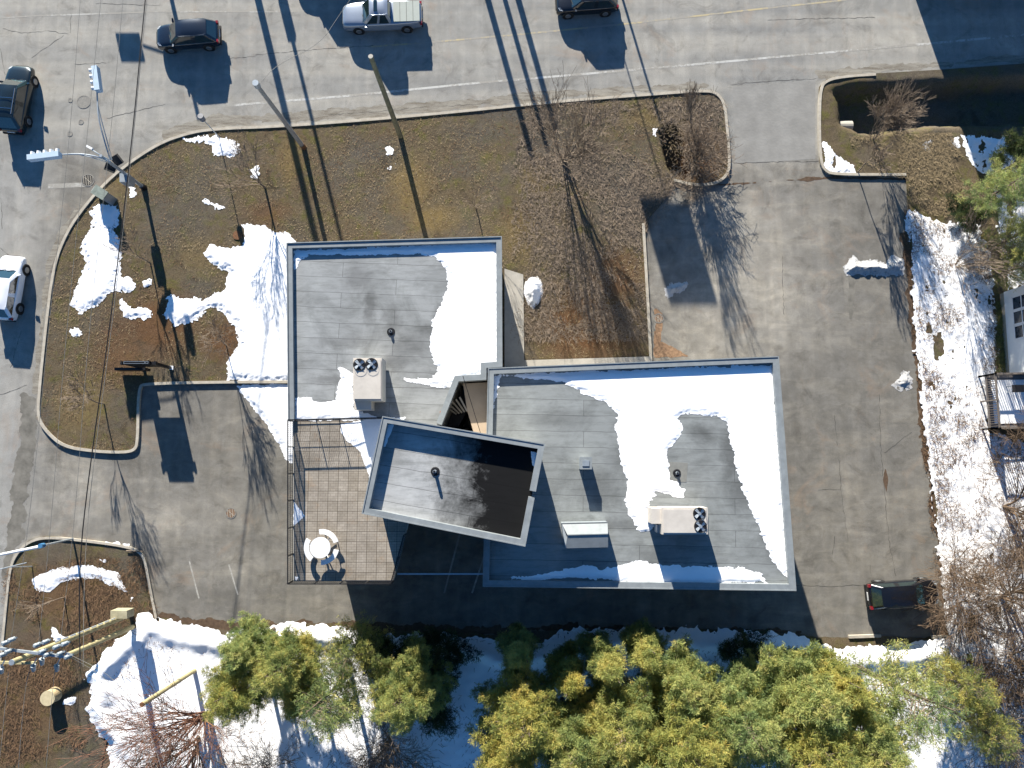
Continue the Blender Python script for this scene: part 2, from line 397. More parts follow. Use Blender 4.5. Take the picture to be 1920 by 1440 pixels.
wallm = simple('office wall stucco', (.34,.33,.30), .85, .1, 1.0); darkm = simple('dark bronze metal', (.02,.02,.022), .4, .2, 5, .3)
glass = simple('tinted glass', (.015,.02,.025), .06, .1, 1, 0, .0, .001, .8)
galv = simple('galvanised steel', (.38,.42,.45), .4, .15, 4, .5); blackp = simple('black painted metal', (.012,.012,.014), .45, .2, 5)
beige = simple('beige enamel casing', (.50,.46,.41), .55, .1, 1.6, 0, .05, .005); whitep = simple('white paint', (.72,.72,.72), .5, .06, 2)
wood = simple('weathered pole wood', (.20,.18,.11), .85, .35, 3, 0, .5, .02); woodg = simple('grey pole', (.30,.27,.24), .75, .2, 3)
woodt = simple('treated timber pole', (.36,.31,.17), .8, .25, 2.5, 0, .4, .02); bark = simple('tree bark', (.11,.085,.062), .9, .4, 4, 0, .6, .03)
twig = simple('pale twig bark', (.20,.155,.115), .9, .35, 3, 0, .3, .01); twigd = simple('brown twig bark', (.125,.085,.055), .9, .35, 3, 0, .3, .01); twigr = simple('reddish twig bark', (.17,.085,.055), .9, .3, 3, 0, .3, .01)
rustm = simple('rusty iron', (.16,.075,.035), .85, .45, 9, 0, .5, .02); iron = simple('grey cast iron', (.21,.20,.18), .8, .3, 12, 0, .5, .02)
yellowl = None
def m_line(name, c, keep=.45):
    t = NT(name); n = t.noise(4, 6, .8); m2 = t.noise(.4, 3)
    col = t.mix(t.fr(t.math('ADD', n, t.math('MULTIPLY', t.math('SUBTRACT', m2, .5), .9)), keep, keep+.14), (.28,.265,.235), c)
    return t.fin(col, .85)
yellowl = m_line('worn yellow paint', (.42,.35,.21), .45); whitel = m_line('worn white paint', (.46,.455,.43), .44); faintl = m_line('faint white paint', (.40,.39,.36), .48)
def m_leaf(name, stops):
    t = NT(name); at = t.n('ShaderNodeAttribute'); at.attribute_name = 'tint'
    oi = t.n('ShaderNodeObjectInfo')
    col = t.ramp(at.outputs['Fac'], stops)
    col = t.mix(oi.outputs['Random'], t.mix(1.0, col, (.88,.97,1.15), 'MULTIPLY'), t.mix(1.0, col, (1.08,.98,.85), 'MULTIPLY'))
    t.fin(col, .7, spec=.15)
    tr = t.n('ShaderNodeBsdfTranslucent'); t.l(col, tr.inputs[0]); ms = t.n('ShaderNodeMixShader'); ms.inputs[0].default_value = .45
    t.l(t.b.outputs[0], ms.inputs[1]); t.l(tr.outputs[0], ms.inputs[2]); t.l(ms.outputs[0], t.o.inputs[0]); return t.m
leaf = m_leaf('pine needles', [(0, (.12,.17,.07)), (.3, (.235,.285,.095)), (.65, (.40,.41,.125)), (1, (.57,.48,.15))])
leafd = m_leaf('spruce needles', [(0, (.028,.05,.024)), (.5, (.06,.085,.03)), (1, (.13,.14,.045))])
def paint(name, c, rough=.25, m=.3): return simple(name, c, rough, .05, 1, m, 0, .001, .5, 1)

# ------------------------------------------------------------------ setting
C1 = [(245,303),(300,268),(350,250),(400,241),(540,236),(800,215),(1040,190),(1200,178),(1320,169),(1345,174),(1360,195),(1366,250),(1370,310),(1364,332),(1342,348),(1300,351),(1262,341),(1250,372),(1208,420),(1214,520),(1222,668),(1222,730),(600,730),(537,719),(430,719),(276,722),(264,728),(263,830),(256,846),(235,851),(180,849),(120,840),(88,812),(71,785),(73,740),(85,620),(100,500),(125,435),(160,385),(200,340)]
NE = [(1534,165),(1548,150),(1580,143),(1640,139),(1760,132),(2700,62),(2700,1330),(1800,1330),(1776,1195),(1758,1000),(1740,850),(1716,640),(1701,400),(1697,332),(1560,331),(1543,322),(1535,305)]
SW = [(20,1060),(34,1033),(56,1013),(90,1004),(160,1011),(235,1021),(264,1031),(276,1048),(285,1100),(297,1158),(230,1240),(160,1600),(-300,1600),(-90,1500),(0,1260),(12,1130)]
SO = [(262,1146),(300,1157),(370,1172),(440,1184),(480,1174),(560,1166),(660,1172),(700,1184),(850,1186),(930,1190),(1040,1180),(1250,1178),(1450,1184),(1560,1196),(1776,1194),(1800,1330),(2700,1330),(2700,2100),(100,2100),(160,1600),(200,1400),(170,1300),(165,1260),(190,1225),(250,1180)]
D1 = PL([(1562,170),(1600,158),(1760,152),(2200,125),(2300,125),(2300,235),(1760,241),(1680,254),(1610,256),(1576,238)])
D2 = PL([(1236,250),(1262,230),(1278,258),(1292,298),(1316,343),(1268,337),(1248,312)])
asph = [(-700,-900),(2700,-900),(2700,70),(1760,137),(1640,144),(1580,148),(1550,156),(1539,170),(1540,305),(1548,318),(1562,326),(1702,328),(1706,400),(1721,640),(1745,850),(1763,1000),(1781,1195),(1804,1325),(2700,1325),(2700,2100),(-700,2100)]
def flat(name, loops, z, mat, **k):
    L = [[P(a, b, 0) for a, b in lp] for lp in loops]; flatv = [v for l in L for v in l]
    tris = tessellate_polygon(L); mb = MB(); fs = []
    for t in tris:
        a, b, c = [flatv[i] for i in t]; fs.append(t if (b-a).cross(c-a).z > 0 else t[::-1])
    mb.add([(v.x, v.y, z) for v in flatv], fs); o = mb.build(name, mat); tag(o, **k); return o
hole2 = [(1230,245),(1262,222),(1290,255),(1305,298),(1322,338),(1300,346),(1264,338),(1240,318)]
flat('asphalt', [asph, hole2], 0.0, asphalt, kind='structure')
g = MB(); a, b = P(-690,2090), P(2690,-890); o1, o2 = -2500, 2500
xa, xb = P(-700,2100).x, P(2700,2100).x
ya, yb = P(0,2100).y, P(0,-900).y
g.prism([(o1,o1),(o2,o1),(o2,ya+.2),(o1,ya+.2)], -1, -.05); g.prism([(o1,yb-.2),(o2,yb-.2),(o2,o2),(o1,o2)], -1, -.052)
g.prism([(o1,ya),(xa+2,ya),(xa+2,yb),(o1,yb)], -1, -.056); g.prism([(xb-14,ya),(o2,ya),(o2,yb),(xb-14,yb)], -3, -.06)
tag(g.build('ground', grass), kind='structure')

def lumps(X, Y, a=.05): return fbm(X, Y, .6, 4, 3)*a*2+fbm(X, Y, 5, 3, 9)*a
def zl(X, Y, F):
    z = .09+lumps(X, Y, .03)*sm(F/.5)
    s2 = sdf(D2, X, Y)+fbm(X, Y, 1.2, 3, 5)*.4; return z-1.3*sm((s2+.15)/.7)
lawnp = [(v.x, v.y) for v in chaikin(PL(C1), 1)]
tag(sheet('lawn', lambda X, Y: sdf(lawnp, X, Y), bb([lawnp]), .2, zl, grass), kind='structure')
nep = PL(NE)
def zne(X, Y, F):
    z = .10+lumps(X, Y, .06)*sm(F/.6)
    s = sdf(D1, X, Y)+fbm(X, Y, .9, 4, 21)*.5
    return z-1.45*sm((s+.1)/1.1)
tag(sheet('verge', lambda X, Y: sdf(nep, X, Y), bb([nep]), .22, zne, grass), kind='structure')
swp = PL(SW); tag(sheet('verge', lambda X, Y: sdf(swp, X, Y), bb([swp]), .25, lambda X, Y, F: .09+lumps(X, Y, .04)*sm(F/.5), grass), kind='structure')
sop = PL(SO)
tag(sheet('woodland_ground', lambda X, Y: sdf(sop, X, Y)+fbm(X, Y, 1.5, 3, 8)*.4, bb([sop]), .3, lambda X, Y, F: .04+.05*sm(F/.5)+lumps(X, Y, .05)*sm(F/.5), grass), kind='structure')

def kerb(pts, closed=False, wd=.17):
    p = chaikin(PL(pts), 2, closed); mb = MB(); mb.ring([(v.x, v.y) for v in p], wd/2, -.02, .17, closed, 1)
    mb.ring([(v.x, v.y) for v in p], wd/2, -.02, .17, closed, -1); return tag(mb.build('kerb', kerbm), kind='structure')
def kerb1(pts, closed=False, wd=.2):
    p = chaikin(PL(pts), 2, closed); mb = MB()
    mb.ring([(v.x, v.y) for v in p], wd, -.02, .17, closed, 1); return tag(mb.build('kerb', kerbm), kind='structure')
kerb1([(1262,341)]+C1[15:4:-1]+[(540,236),(400,241),(350,250),(300,268),(245,303)]+C1[:24:-1][:-1]+[C1[25],C1[24],C1[23],(545,719)])
kerb1([(1222,680),(1222,668),(1214,520),(1208,420)])
kerb1([(1640,139),(1580,143),(1548,150),(1534,165),(1532,240),(1535,305),(1543,322),(1560,331),(1697,331)])
kerb1([(297,1158),(285,1100),(276,1048),(264,1031),(235,1021),(160,1011),(90,1004),(56,1013),(34,1033),(20,1060),(12,1130),(0,1260),(-40,1400)], wd=.17)
kerb1([(1590,1196),(1650,1194)]); kerb1([(1745,1196),(1775,1196)])
# painted lines and cracks
def stripe(pts, wd, z, mat, name='road_marking'):
    mb = MB(); p = PL(pts)
    for i in range(len(p)-1):
        a, b = p[i], p[i+1]; d = (b-a).normalized(); n = Vector((-d.y, d.x, 0))*wd/2
        mb.add([(*(a-n).xy, z), (*(b-n).xy, z), (*(b+n).xy, z), (*(a+n).xy, z)], [(0,1,2,3)])
    return tag(mb.build(name, mat), kind='structure')
stripe([(690,88),(800,80),(1000,62),(1200,42),(1440,15),(1700,-12)], .14, .004, yellowl)
stripe([(440,197),(650,180),(900,155),(1200,130),(1500,103),(1740,82),(2100,48)], .17, .004, whitel)
stripe([(90,349),(172,346)], .35, .004, faintl); stripe([(355,1052),(373,1122)], .1, .004, faintl); stripe([(429,1058),(446,1115)], .1, .004, faintl)
stripe([(865,990),(833,1112)], .12, .004, faintl); stripe([(912,1030),(885,1112)], .12, .004, faintl);
stripe([(-60,38),(60,30),(300,22),(560,22)], .12, .004, faintl)
crackm = simple('crack filler', (.075,.07,.063), .9, .3, 5)
rc = random.Random(5); ck = MB()
def crack(pts, wd=.035):
    p = PL(pts); q = []
    for i in range(len(p)-1):
        n = max(2, int((p[i+1]-p[i]).length/.25))
        for k in range(n):
            t = p[i].lerp(p[i+1], k/n); q.append(t+Vector((rc.uniform(-1,1)*.05, rc.uniform(-1,1)*.05, 0)))
    q.append(p[-1])
    for i in range(len(q)-1):
        a, b = q[i], q[i+1]; d = (b-a).normalized(); n = Vector((-d.y, d.x, 0))*wd*rc.uniform(.25, 1)
        ck.add([(*(a-n).xy, .006), (*(b-n).xy, .006), (*(b+n).xy, .006), (*(a+n).xy, .006)], [(0,1,2,3)])
for c in [[(1648,740),(1652,850),(1662,960),(1668,1020),(1680,1080)],[(1573,862),(1580,950),(1590,1015)],[(1535,918),(1577,918)],[(1565,1005),(1560,1045)],[(1490,1097),(1560,1100),(1640,1095)],
          [(5,54),(40,62),(90,58),(128,64)],[(133,24),(132,62)],[(120,66),(60,108)],[(180,7),(300,10)],[(140,121),(205,117)],[(1372,158),(1450,152),(1530,147)],[(1375,306),(1450,304),(1535,302)],
          [(1657,850),(1710,810)],[(0,465),(18,480)],[(0,92),(10,140)],[(4,430),(3,380)],[(620,215),(720,208),(800,200)],[(830,200),(920,193)],[(1466,480),(1470,590)],[(480,103),(600,92),(700,85)],[(1440,37),(1640,33)],[(430,110),(480,105)],
          [(0,740),(50,722)],[(1565,780),(1570,835)],[(1631,1060),(1634,1080)],[(20,690),(40,620)],[(200,222),(310,195)]]: crack(c, .021)
tag(ck.build('pavement_cracks', crackm), kind='structure')
patch = simple('patched asphalt', (.15,.145,.135), .9, .2, 2, 0, .4, .02)
flat('driveway_apron', [[(1374,163),(1400,160),(1450,158),(1500,152),(1529,151),(1528,240),(1529,298),(1450,303),(1379,306),(1376,240)]], .0035, simple('apron asphalt', (.235,.228,.212), .9, .16, .7, 0, .5, .02), kind='structure')
flat('walkway', [[(946,505),(981,516),(983,690),(946,690)]], .19, concrete, kind='structure')
flat('walkway', [[(983,676),(1222,669),(1222,700),(983,700)]], .185, concrete, kind='structure')

gut = NT('gutter grit'); ga = gut.noise(1.6, 7, .75, gut.mapped((.4, 2.2, 1), R(4)), .6); gb = gut.noise(14, 4, .8)
gcol = gut.mix(gut.fr(ga, .4, .62), (.26,.245,.21), (.115,.10,.08)); gcol = gut.mix(gut.fr(gb, .4, .7, 0, .5), gcol, (.36,.32,.26)); gut = gut.fin(gcol, .95, gb, .5, .02)
def grit(name, pts, amp=.7, z=.004, mat=None, seed=2):
    q = PL(pts); return tag(sheet(name, lambda X, Y: sdf(q, X, Y)+fbm(X, Y, .9, 5, seed)*amp+fbm(X, Y, 5, 3, seed)*amp*.4, bb([q], .8), .12, lambda X, Y, F: F*0+z, mat or gut), kind='structure')
grit('road_gutter', [(305,262),(400,236),(540,231),(800,210),(1040,185),(1200,173),(1330,164),(1330,156),(1200,160),(1040,172),(800,194),(540,210),(400,218),(300,246)])
grit('road_gutter', [(1540,147),(1640,135),(1760,128),(2100,98),(2100,86),(1760,116),(1640,123),(1530,134)], seed=4)
grit('road_gutter', [(120,436),(96,500),(81,620),(69,740),(61,740),(73,620),(86,500),(108,436),(150,376),(160,380)], .5, seed=5)
gd = simple('wet gutter dirt', (.155,.145,.125), .85, .35, 1.2, 0, .4, .02)
grit('road_gutter', [(64,740),(70,770),(66,800),(55,900),(45,1000),(22,1050),(8,1080),(10,1000),(26,900),(40,800),(44,740)], .9, .005, gd, 6)
lf = simple('decayed leaf grit', (.095,.062,.040), .95, .4, 4, 0, .5, .02)
grit('leaf_grit', [(1690,440),(1703,440),(1722,640),(1746,850),(1765,1000),(1783,1190),(1772,1190),(1752,1000),(1733,850),(1710,640)], 1.0, .006, lf, 7)
grit('leaf_grit', [(1340,347),(1560,330),(1700,334),(1700,338),(1560,336)], .3, .006, lf, 8); grit('leaf_grit', [(300,1150),(480,1170),(660,1166),(840,1176),(1100,1172),(1500,1184),(1500,1192),(1100,1180),(840,1192),(480,1190),(300,1165)], .9, .006, lf, 9)
grit('leaf_grit', [(1228,580),(1245,590),(1240,640),(1290,668),(1226,672)], .5, .006, simple('orange leaf grit', (.24,.15,.09), .95, .4, 5, 0, .5, .02), 10)
grit('pothole_dirt', [(1590,518),(1604,518),(1598,600),(1592,600)], .35, .006, gd, 12); grit('pothole_dirt', [(1660,880),(1664,900),(1662,925),(1657,900)], .2, .006, lf, 13)
# ------------------------------------------------------------------ snow
def spoly(pts, z=0.0): return PL(pts, z)
def snow_sheet(name, polys, z, res=.09, amp=.5, nsc=1.8, h=.10, mat=snow, seed=1, hole=0.0, wf=.6, off=0.0, zf=None, rgh=.5, rag=.75, comb=False):
    ps = [spoly(p, z) for p in polys]
    def f(X, Y):
        F = np.full(X.shape, -1e9)
        for p in ps: F = np.maximum(F, sdf(p, X, Y))
        F = F+off+(fbm(X*.35, Y*2.6, nsc, 4, seed+8)*amp*1.3 if comb else 0)+fbm(X, Y, nsc, 5, seed)*amp+fbm(X, Y, nsc*3.7, 4, seed+3)*amp*rag
        if hole: F = np.minimum(F, (fbm(X*1.5, Y*.6, 1.6, 6, seed+40)+fbm(X, Y, .35, 3, seed+41)*.7+fbm(X, Y, 8., 3, seed+44)*.3+hole)*1.5+np.clip(F-.8, 0, 9)*.0)
        return F
    base = zf or (lambda X, Y: z)
    def g(X, Y, F): return base(X, Y)+.012+h*sm(F/wf)*(1+fbm(X, Y, .7, 3, 12)*rgh)+fbm(X, Y, 3.5, 3, 77)*.02*rgh*sm(F/.2)
    return sheet(name, f, bb(ps, 1.0), res, g, mat)
LS = [[(345,262),(372,258),(385,255),(440,262),(455,285),(430,298),(405,290),(395,272),(370,268)],
 [(185,385),(222,384),(228,410),(218,428),(206,428),(225,450),(228,500),(225,530),(205,555),(185,575),(155,588),(135,580),(137,550),(148,530),(160,505),(165,495),(152,470),(160,445),(175,430),(172,400)],
 [(220,530),(240,517),(260,535),(245,550),(222,548)],[(225,563),(232,562),(250,575),(285,580),(288,597),(232,598)],
 [(452,420),(490,422),(520,435),(545,440),(560,470),(590,500),(600,720),(428,714),(425,680),(448,645),(442,612),(415,582),(395,578),(370,602),(330,612),(310,592),(315,558),(350,558),(390,560),(425,540),(430,510),(400,500),(385,480),(395,460),(430,465),(455,460),(460,440)],
 [(378,377),(395,378),(422,390),(410,394)],[(136,620),(147,612),(156,627),(142,638)],[(470,320),(485,312),(490,330),(476,338)],[(725,278),(738,280),(736,290),(728,292)],[(727,310),(742,308),(738,316),(726,318)],[(1222,242),(1232,243),(1230,262),(1224,255)],
 [(243,350),(256,350),(255,372),(244,372)],[(268,528),(283,520),(285,535),(270,540)]]
tag(snow_sheet('snow', LS, .0, .08, .55, 2.2, .10, zf=lambda X, Y: .10+lumps(X, Y, .03)), kind='stuff')
tag(snow_sheet('snow', [[(445,724),(560,718),(600,730),(600,900),(537,862),(520,828),(490,785),(470,760),(452,738)]], .0, .09, .35, 2.2, .14, seed=4), kind='stuff')
tag(snow_sheet('snow', [[(62,1085),(95,1068),(145,1060),(190,1064),(222,1074),(238,1110),(215,1098),(180,1086),(150,1084),(118,1092),(100,1108),(68,1108)],[(190,1050),(200,1050),(198,1060)],[(200,1016),(245,1019),(244,1023),(202,1020)],[(100,1175),(135,1200),(120,1212),(98,1195)],[(245,1116),(251,1118),(249,1134),(244,1128)],[(120,1310),(145,1305),(140,1324),(118,1322)]], .0, .08, .4, 2.4, .08, zf=lambda X, Y: .10+lumps(X, Y, .04), seed=9), kind='stuff')
tag(snow_sheet('snow', [[(1540,262),(1556,280),(1580,300),(1600,312),(1603,327),(1560,327),(1545,318)],[(1730,262),(1745,263),(1742,285),(1730,285)],[(1772,262),(1795,258),(1796,280),(1780,278)],[(1800,255),(1880,260),(1900,300),(1880,330),(1840,330),(1815,300)]], .0, .08, .5, 2.6, .08, seed=6, zf=lambda X, Y: zne(X, Y, np.full(X.shape, 9.)), hole=.28), kind='stuff')
EAST = [(1703,398),(1760,420),(1830,425),(1852,500),(1862,600),(1872,700),(1850,720),(1850,810),(1900,830),(2400,850),(2400,1310),(1810,1310),(1778,1190),(1760,1000),(1743,850),(1719,640)]
tag(snow_sheet('snow', [EAST], .0, .12, .9, 1.4, .06, mat=snowd, seed=14, hole=.31, off=.15, zf=lambda X, Y: .10+lumps(X, Y, .06)), kind='stuff')
tag(snow_sheet('snow', [[(1705,398),(1712,398),(1726,640),(1751,850),(1768,1000),(1786,1190),(1778,1194),(1758,1000),(1741,850),(1717,640)]], .0, .1, .35, 2, .16, seed=15, zf=lambda X, Y: .10+lumps(X, Y, .06)), kind='stuff')
tag(snow_sheet('snow', [[(1860,300),(1920,330),(2100,330),(2100,540),(1890,540),(1870,440)]], .0, .12, .8, 1.4, .06, mat=snowd, seed=24, hole=.13, zf=lambda X, Y: .10+lumps(X, Y, .06)), kind='stuff')
SOS = [(262,1146),(300,1159),(370,1174),(440,1186),(480,1176),(560,1168),(660,1174),(700,1188),(800,1190),(850,1189),(900,1194),(930,1205),(960,1215),(1020,1200),(1050,1182),(1120,1176),(1250,1176),(1330,1180),(1440,1184),(1500,1194),(1560,1215),(1640,1210),(1700,1208),(1778,1190),(1800,1330),(2400,1330),(2400,1900),(205,1900),(205,1400),(182,1370),(162,1320),(176,1300),(165,1262),(192,1228),(225,1195),(255,1175)]
def sz(X, Y):
    s = sdf(spoly(SOS), X, Y)
    return .10+lumps(X, Y, .05)+.32*np.exp(-((s-.9)/.55)**2)*(.5+1.2*np.abs(fbm(X, Y, .5, 3, 33)+.3))
tag(snow_sheet('snow', [SOS], .0, .14, .8, 1.5, .12, seed=31, zf=sz, wf=.8), kind='stuff')
litter = snow_sheet('snow', [[(1560,1212),(1770,1215),(1775,1330),(1560,1330)],[(1770,1200),(2300,1200),(2300,1500),(1770,1500)]], .0, .14, .8, 1.5, .05, mat=snowd, seed=35, zf=lambda X, Y: sz(X, Y)+.11, hole=.2); tag(litter, kind='stuff')
# roof snow
R1 = [[(550,470),(600,468),(760,462),(935,455),(937,690),(912,702),(866,709),(852,722),(835,729),(818,726),(790,720),(757,714),(757,708),(800,712),(815,704),(820,690),(808,660),(806,640),(812,600),(822,580),(838,545),(839,510),(826,492),(815,481),(780,476),(680,479),(580,478),(562,492),(552,505)],
      [(553,745),(580,744),(600,757),(630,749),(633,720),(640,714),(635,690),(645,688),(662,702),(664,770),(690,775),(715,788),(553,787)]]
tag(snow_sheet('roof_snow', R1, 7.0, .06, .22, 3.0, .05, seed=51, wf=.35, rgh=.12, mat=snowroof, comb=True), kind='stuff')
R2 = [[(925,702),(1448,684),(1481,1085),(1465,1076),(1443,1040),(1422,990),(1392,920),(1376,860),(1367,812),(1360,792),(1345,780),(1310,776),(1280,775),(1268,785),(1282,800),(1278,815),(1263,830),(1253,842),(1252,870),(1255,900),(1270,905),(1283,920),(1280,932),(1260,930),(1230,924),(1218,940),(1215,960),(1226,985),(1215,998),(1200,998),(1180,970),(1172,940),(1176,900),(1165,870),(1160,830),(1153,800),(1158,780),(1150,765),(1135,755),(1095,737),(1060,721),(1000,709),(940,707),(925,765)],
      [(915,1089),(990,1082),(1050,1072),(1100,1060),(1130,1066),(1200,1052),(1240,1061),(1350,1062),(1400,1066),(1428,1078),(1437,1093),(1350,1096),(1250,1096),(1180,1092),(1100,1084),(1080,1082),(990,1088)]]
tag(snow_sheet('roof_snow', R2, 7.0, .06, .24, 2.6, .05, seed=61, wf=.35, rgh=.12, mat=snowroof, comb=True), kind='stuff')
tag(snow_sheet('deck_snow', [[(638,795),(715,783),(760,783),(692,895),(684,868),(673,843),(652,828),(640,812)],[(552,940),(572,968),(550,986)],[(552,1080),(560,1082),(556,1092)]], 7.0, .05, .15, 3.5, .08, seed=71), kind='stuff')
tag(snow_sheet('roof_snow', [[(725,795),(740,795),(722,838),(718,838)],[(706,958),(735,962),(760,968),(730,970)],[(995,845),(1008,850),(1003,878),(998,872)]], 10.8, .05, .12, 3.5, .06, seed=81), kind='stuff')

def pile(pts, label, mat, hgt, seed, amp=.3, name='snow_pile', z=.0):
    o = snow_sheet(name, [pts], z, .06, amp, 2.5, hgt, mat=mat, seed=seed, wf=.8, zf=(lambda X, Y: z)); return tag(o, label, 'snow pile')
pile([(992,520),(1008,518),(1018,530),(1019,550),(1010,570),(1000,580),(990,572),(982,550),(984,530)], 'clean white oval snow mound on the brown lawn beside the walkway', snow, .6, 3, .1, z=.1)
pile([(1578,505),(1590,488),(1600,480),(1615,490),(1640,486),(1660,492),(1675,478),(1694,485),(1696,515),(1660,518),(1610,516),(1588,520)], 'long dirty grey snow pile on the asphalt at the lot edge, upper one', snowg, .3, 5, .35)
pile([(1675,722),(1690,700),(1706,692),(1712,728),(1690,732)], 'small dirty snow heap at the right edge of the asphalt, lower one', snowg, .18, 7, .5)
pile([(1245,540),(1255,530),(1275,528),(1292,533),(1275,550),(1252,558)], 'small grey heap of icy snow in the sign shadow on the asphalt', snowg, .15, 8, .5)
# ------------------------------------------------------------------ the office building
H = 7.0
bld = empty('office_building', P(1000, 880, 0), 'low flat roofed grey office with a raised tower, roof deck and patchy snow', 'building')
def part(mb, name, mat, parent=bld, **k): return mb.build(name, mat, parent, **k)
NW = PL([(537,455),(941,443),(942,688),(912,690),(912,712),(860,715),(828,797),(790,830),(550,788),(540,788)], 7.28)
EW = PL([(915,690),(1460,668),(1493,1108),(905,1100)], 7.28)
def shrink(poly, d):
    p = [Vector((a[0], a[1])) for a in poly]; n = len(p)
    ar = sum(p[i].x*p[(i+1) % n].y-p[(i+1) % n].x*p[i].y for i in range(n)); sg = 1 if ar > 0 else -1; o = []
    for i in range(n):
        a, b, c = p[i-1], p[i], p[(i+1) % n]; d1 = (b-a).normalized(); d2 = (c-b).normalized()
        n1 = Vector((-d1.y, d1.x))*sg; n2 = Vector((-d2.y, d2.x))*sg; m = (n1+n2).normalized(); o.append(b+m*d/max(.4, m.dot(n1)))
    return o
NWb = PL([(537,455),(941,443),(942,688),(912,690),(912,712),(860,715),(828,797),(790,830),(680,790),(540,790)], 7.28)
w1 = shrink(NWb, .14)
part(MB().prism(w1, 0, 6.93), 'wall', wallm)
part(MB().prism(w1, 6.93, 7.0), 'roof', roofm)
w2 = shrink(EW, .14)
part(MB().prism(w2, 0, 6.93), 'wall', wallm); part(MB().prism(w2, 6.93, 7.0), 'roof', roofm2)
def inner_ring(path, wd, z0, z1, closed, name='parapet'):
    q = [(a[0], a[1]) for a in path]; return MB().ring(q, wd, z0, z1, closed, -1)
p1 = PL([(540,790),(537,455),(941,443),(942,688),(912,690),(912,712),(860,715),(828,797)], 7.28)
part(inner_ring(p1, .36, 6.7, 7.26, False), 'parapet', metal)
part(inner_ring(EW, .38, 6.7, 7.28, True), 'parapet', metal)
# coping lips
for path, cl in ((p1, False), (EW, True)):
    part(inner_ring(path, .06, 7.2, 7.315, cl), 'coping', metal)
# tower
TW = PL([(717,780),(1022,832),(985,1025),(678,963)], 11.3)
w3 = shrink(TW, .16); part(MB().prism(w3, 0, 10.74), 'wall', wallm); part(MB().prism(w3, 10.74, 10.8), 'roof', towerm)
a, b = TW[1], TW[2]; c1 = a.lerp(b, .47); c2 = a.lerp(b, .53)
tp = [c2, TW[2], TW[3], TW[0], TW[1], c1]
part(inner_ring(tp, .34, 10.4, 11.3, False), 'parapet', metal)
part(inner_ring(tp, .06, 11.2, 11.335, False), 'coping', metal)
# deck
DK = PL([(549,788),(690,786),(800,800),(790,900),(765,985),(738,1090),(549,1090)], 7.0)
part(MB().prism(shrink(DK, .02), 6.55, 6.99), 'deck_slab', wallm)
part(MB().prism(shrink(DK, .06), 6.99, 7.004), 'deck_floor', pavers)
gw = [P(640,1052,0), P(715,1052,0), P(755,960,0), P(800,790,0), P(643,800,0)]
part(MB().prism(gw, 0, 6.55), 'wall', wallm)
def railing(a, b, n, lean=0):
    rl = MB(); a, b = Vector(a), Vector(b); L = (b-a).length
    up = Vector((0,0,1.07)); rl.bar(a+up, b+up, .06, .04); rl.bar(a+Vector((0,0,.1)), b+Vector((0,0,.1)), .03)
    rl.bar(a+Vector((0,0,.6)), b+Vector((0,0,.6)), .02)
    for i in range(n+1): q = a.lerp(b, i/n); rl.bar(q, q+up, .05)
    m = int(L/.115)
    for i in range(m): q = a.lerp(b, (i+.5)/m); rl.bar(q+Vector((0,0,.1)), q+up, .014)
    part(rl, 'railing', darkm)
D = lambda x, y: P(x, y, 7.0)
railing(D(550,789), D(722,785), 4); railing(D(550,1089), D(550,789), 6); railing(D(738,1089), D(550,1089), 4); railing(D(762,1000), D(738,1089), 2)
# landing between the wings, stair and ledge
part(MB().prism(PL([(868,719),(914,717),(914,830),(893,828),(876,770)], 6.4), 0, 6.4), 'landing', tanconc)
part(MB().prism(PL([(868,719),(876,770),(860,800),(838,800),(850,755)], 3.0), 0, 3.0), 'landing', darkm)
st = MB()
for i in range(5):
    z = 6.1-i*.5; a = P(876-i*5, 771+i*1.5, z); b = P(862-i*7, 745+i*4, z); st.bar(a, b, .1, .28)
part(st, 'stair', concrete)
sb = MB().bar(P(745,1076,6.7), P(908,1076,6.7), .09, .12); part(sb, 'beam', galv)
part(MB().bar(P(868,705,9.6), P(901,812,7.1), .035), 'cable', darkm)
# windows and doors of the outer walls
def wrow(poly, i, n, z0, z1, w=1.6, s=.05):
    a, b = Vector(poly[i]), Vector(poly[(i+1) % len(poly)]); d = (b-a); L = d.length; d.normalize()
    ar = sum(poly[k][0]*poly[(k+1) % len(poly)][1]-poly[(k+1) % len(poly)][0]*poly[k][1] for k in range(len(poly)))
    nr = Vector((d.y, -d.x))*(1 if ar > 0 else -1)
    for k in range(n):
        c = a+d*(L*(k+.5)/n); f = MB(); g = MB()
        def q(u, v, z): p = c+d*u+nr*v; return (p.x, p.y, z)
        for (u0, u1, za, zb) in ((-w/2,w/2,z1-.08,z1),(-w/2,w/2,z0,z0+.08),(-w/2,-w/2+.07,z0,z1),(w/2-.07,w/2,z0,z1)):
            f.hexa([q(u0,0,za),q(u1,0,za),q(u1,s,za),q(u0,s,za),q(u0,0,zb),q(u1,0,zb),q(u1,s,zb),q(u0,s,zb)])
        u0, u1 = -w/2+.07, w/2-.07; g.hexa([q(u0,0,z0+.08),q(u1,0,z0+.08),q(u1,.02,z0+.08),q(u0,.02,z0+.08),q(u0,0,z1-.08),q(u1,0,z1-.08),q(u1,.02,z1-.08),q(u0,.02,z1-.08)])
        fo = part(f, 'window', darkm); g.build('pane', glass, fo)
for z0 in (1.0, 4.3):
    wrow(w1, 0, 5, z0, z0+1.5); wrow(w1, 9, 4, z0, z0+1.5); wrow(w2, 1, 5, z0, z0+1.5); wrow(w2, 2, 6, z0, z0+1.5); wrow(w2, 0, 4, z0, z0+1.5)

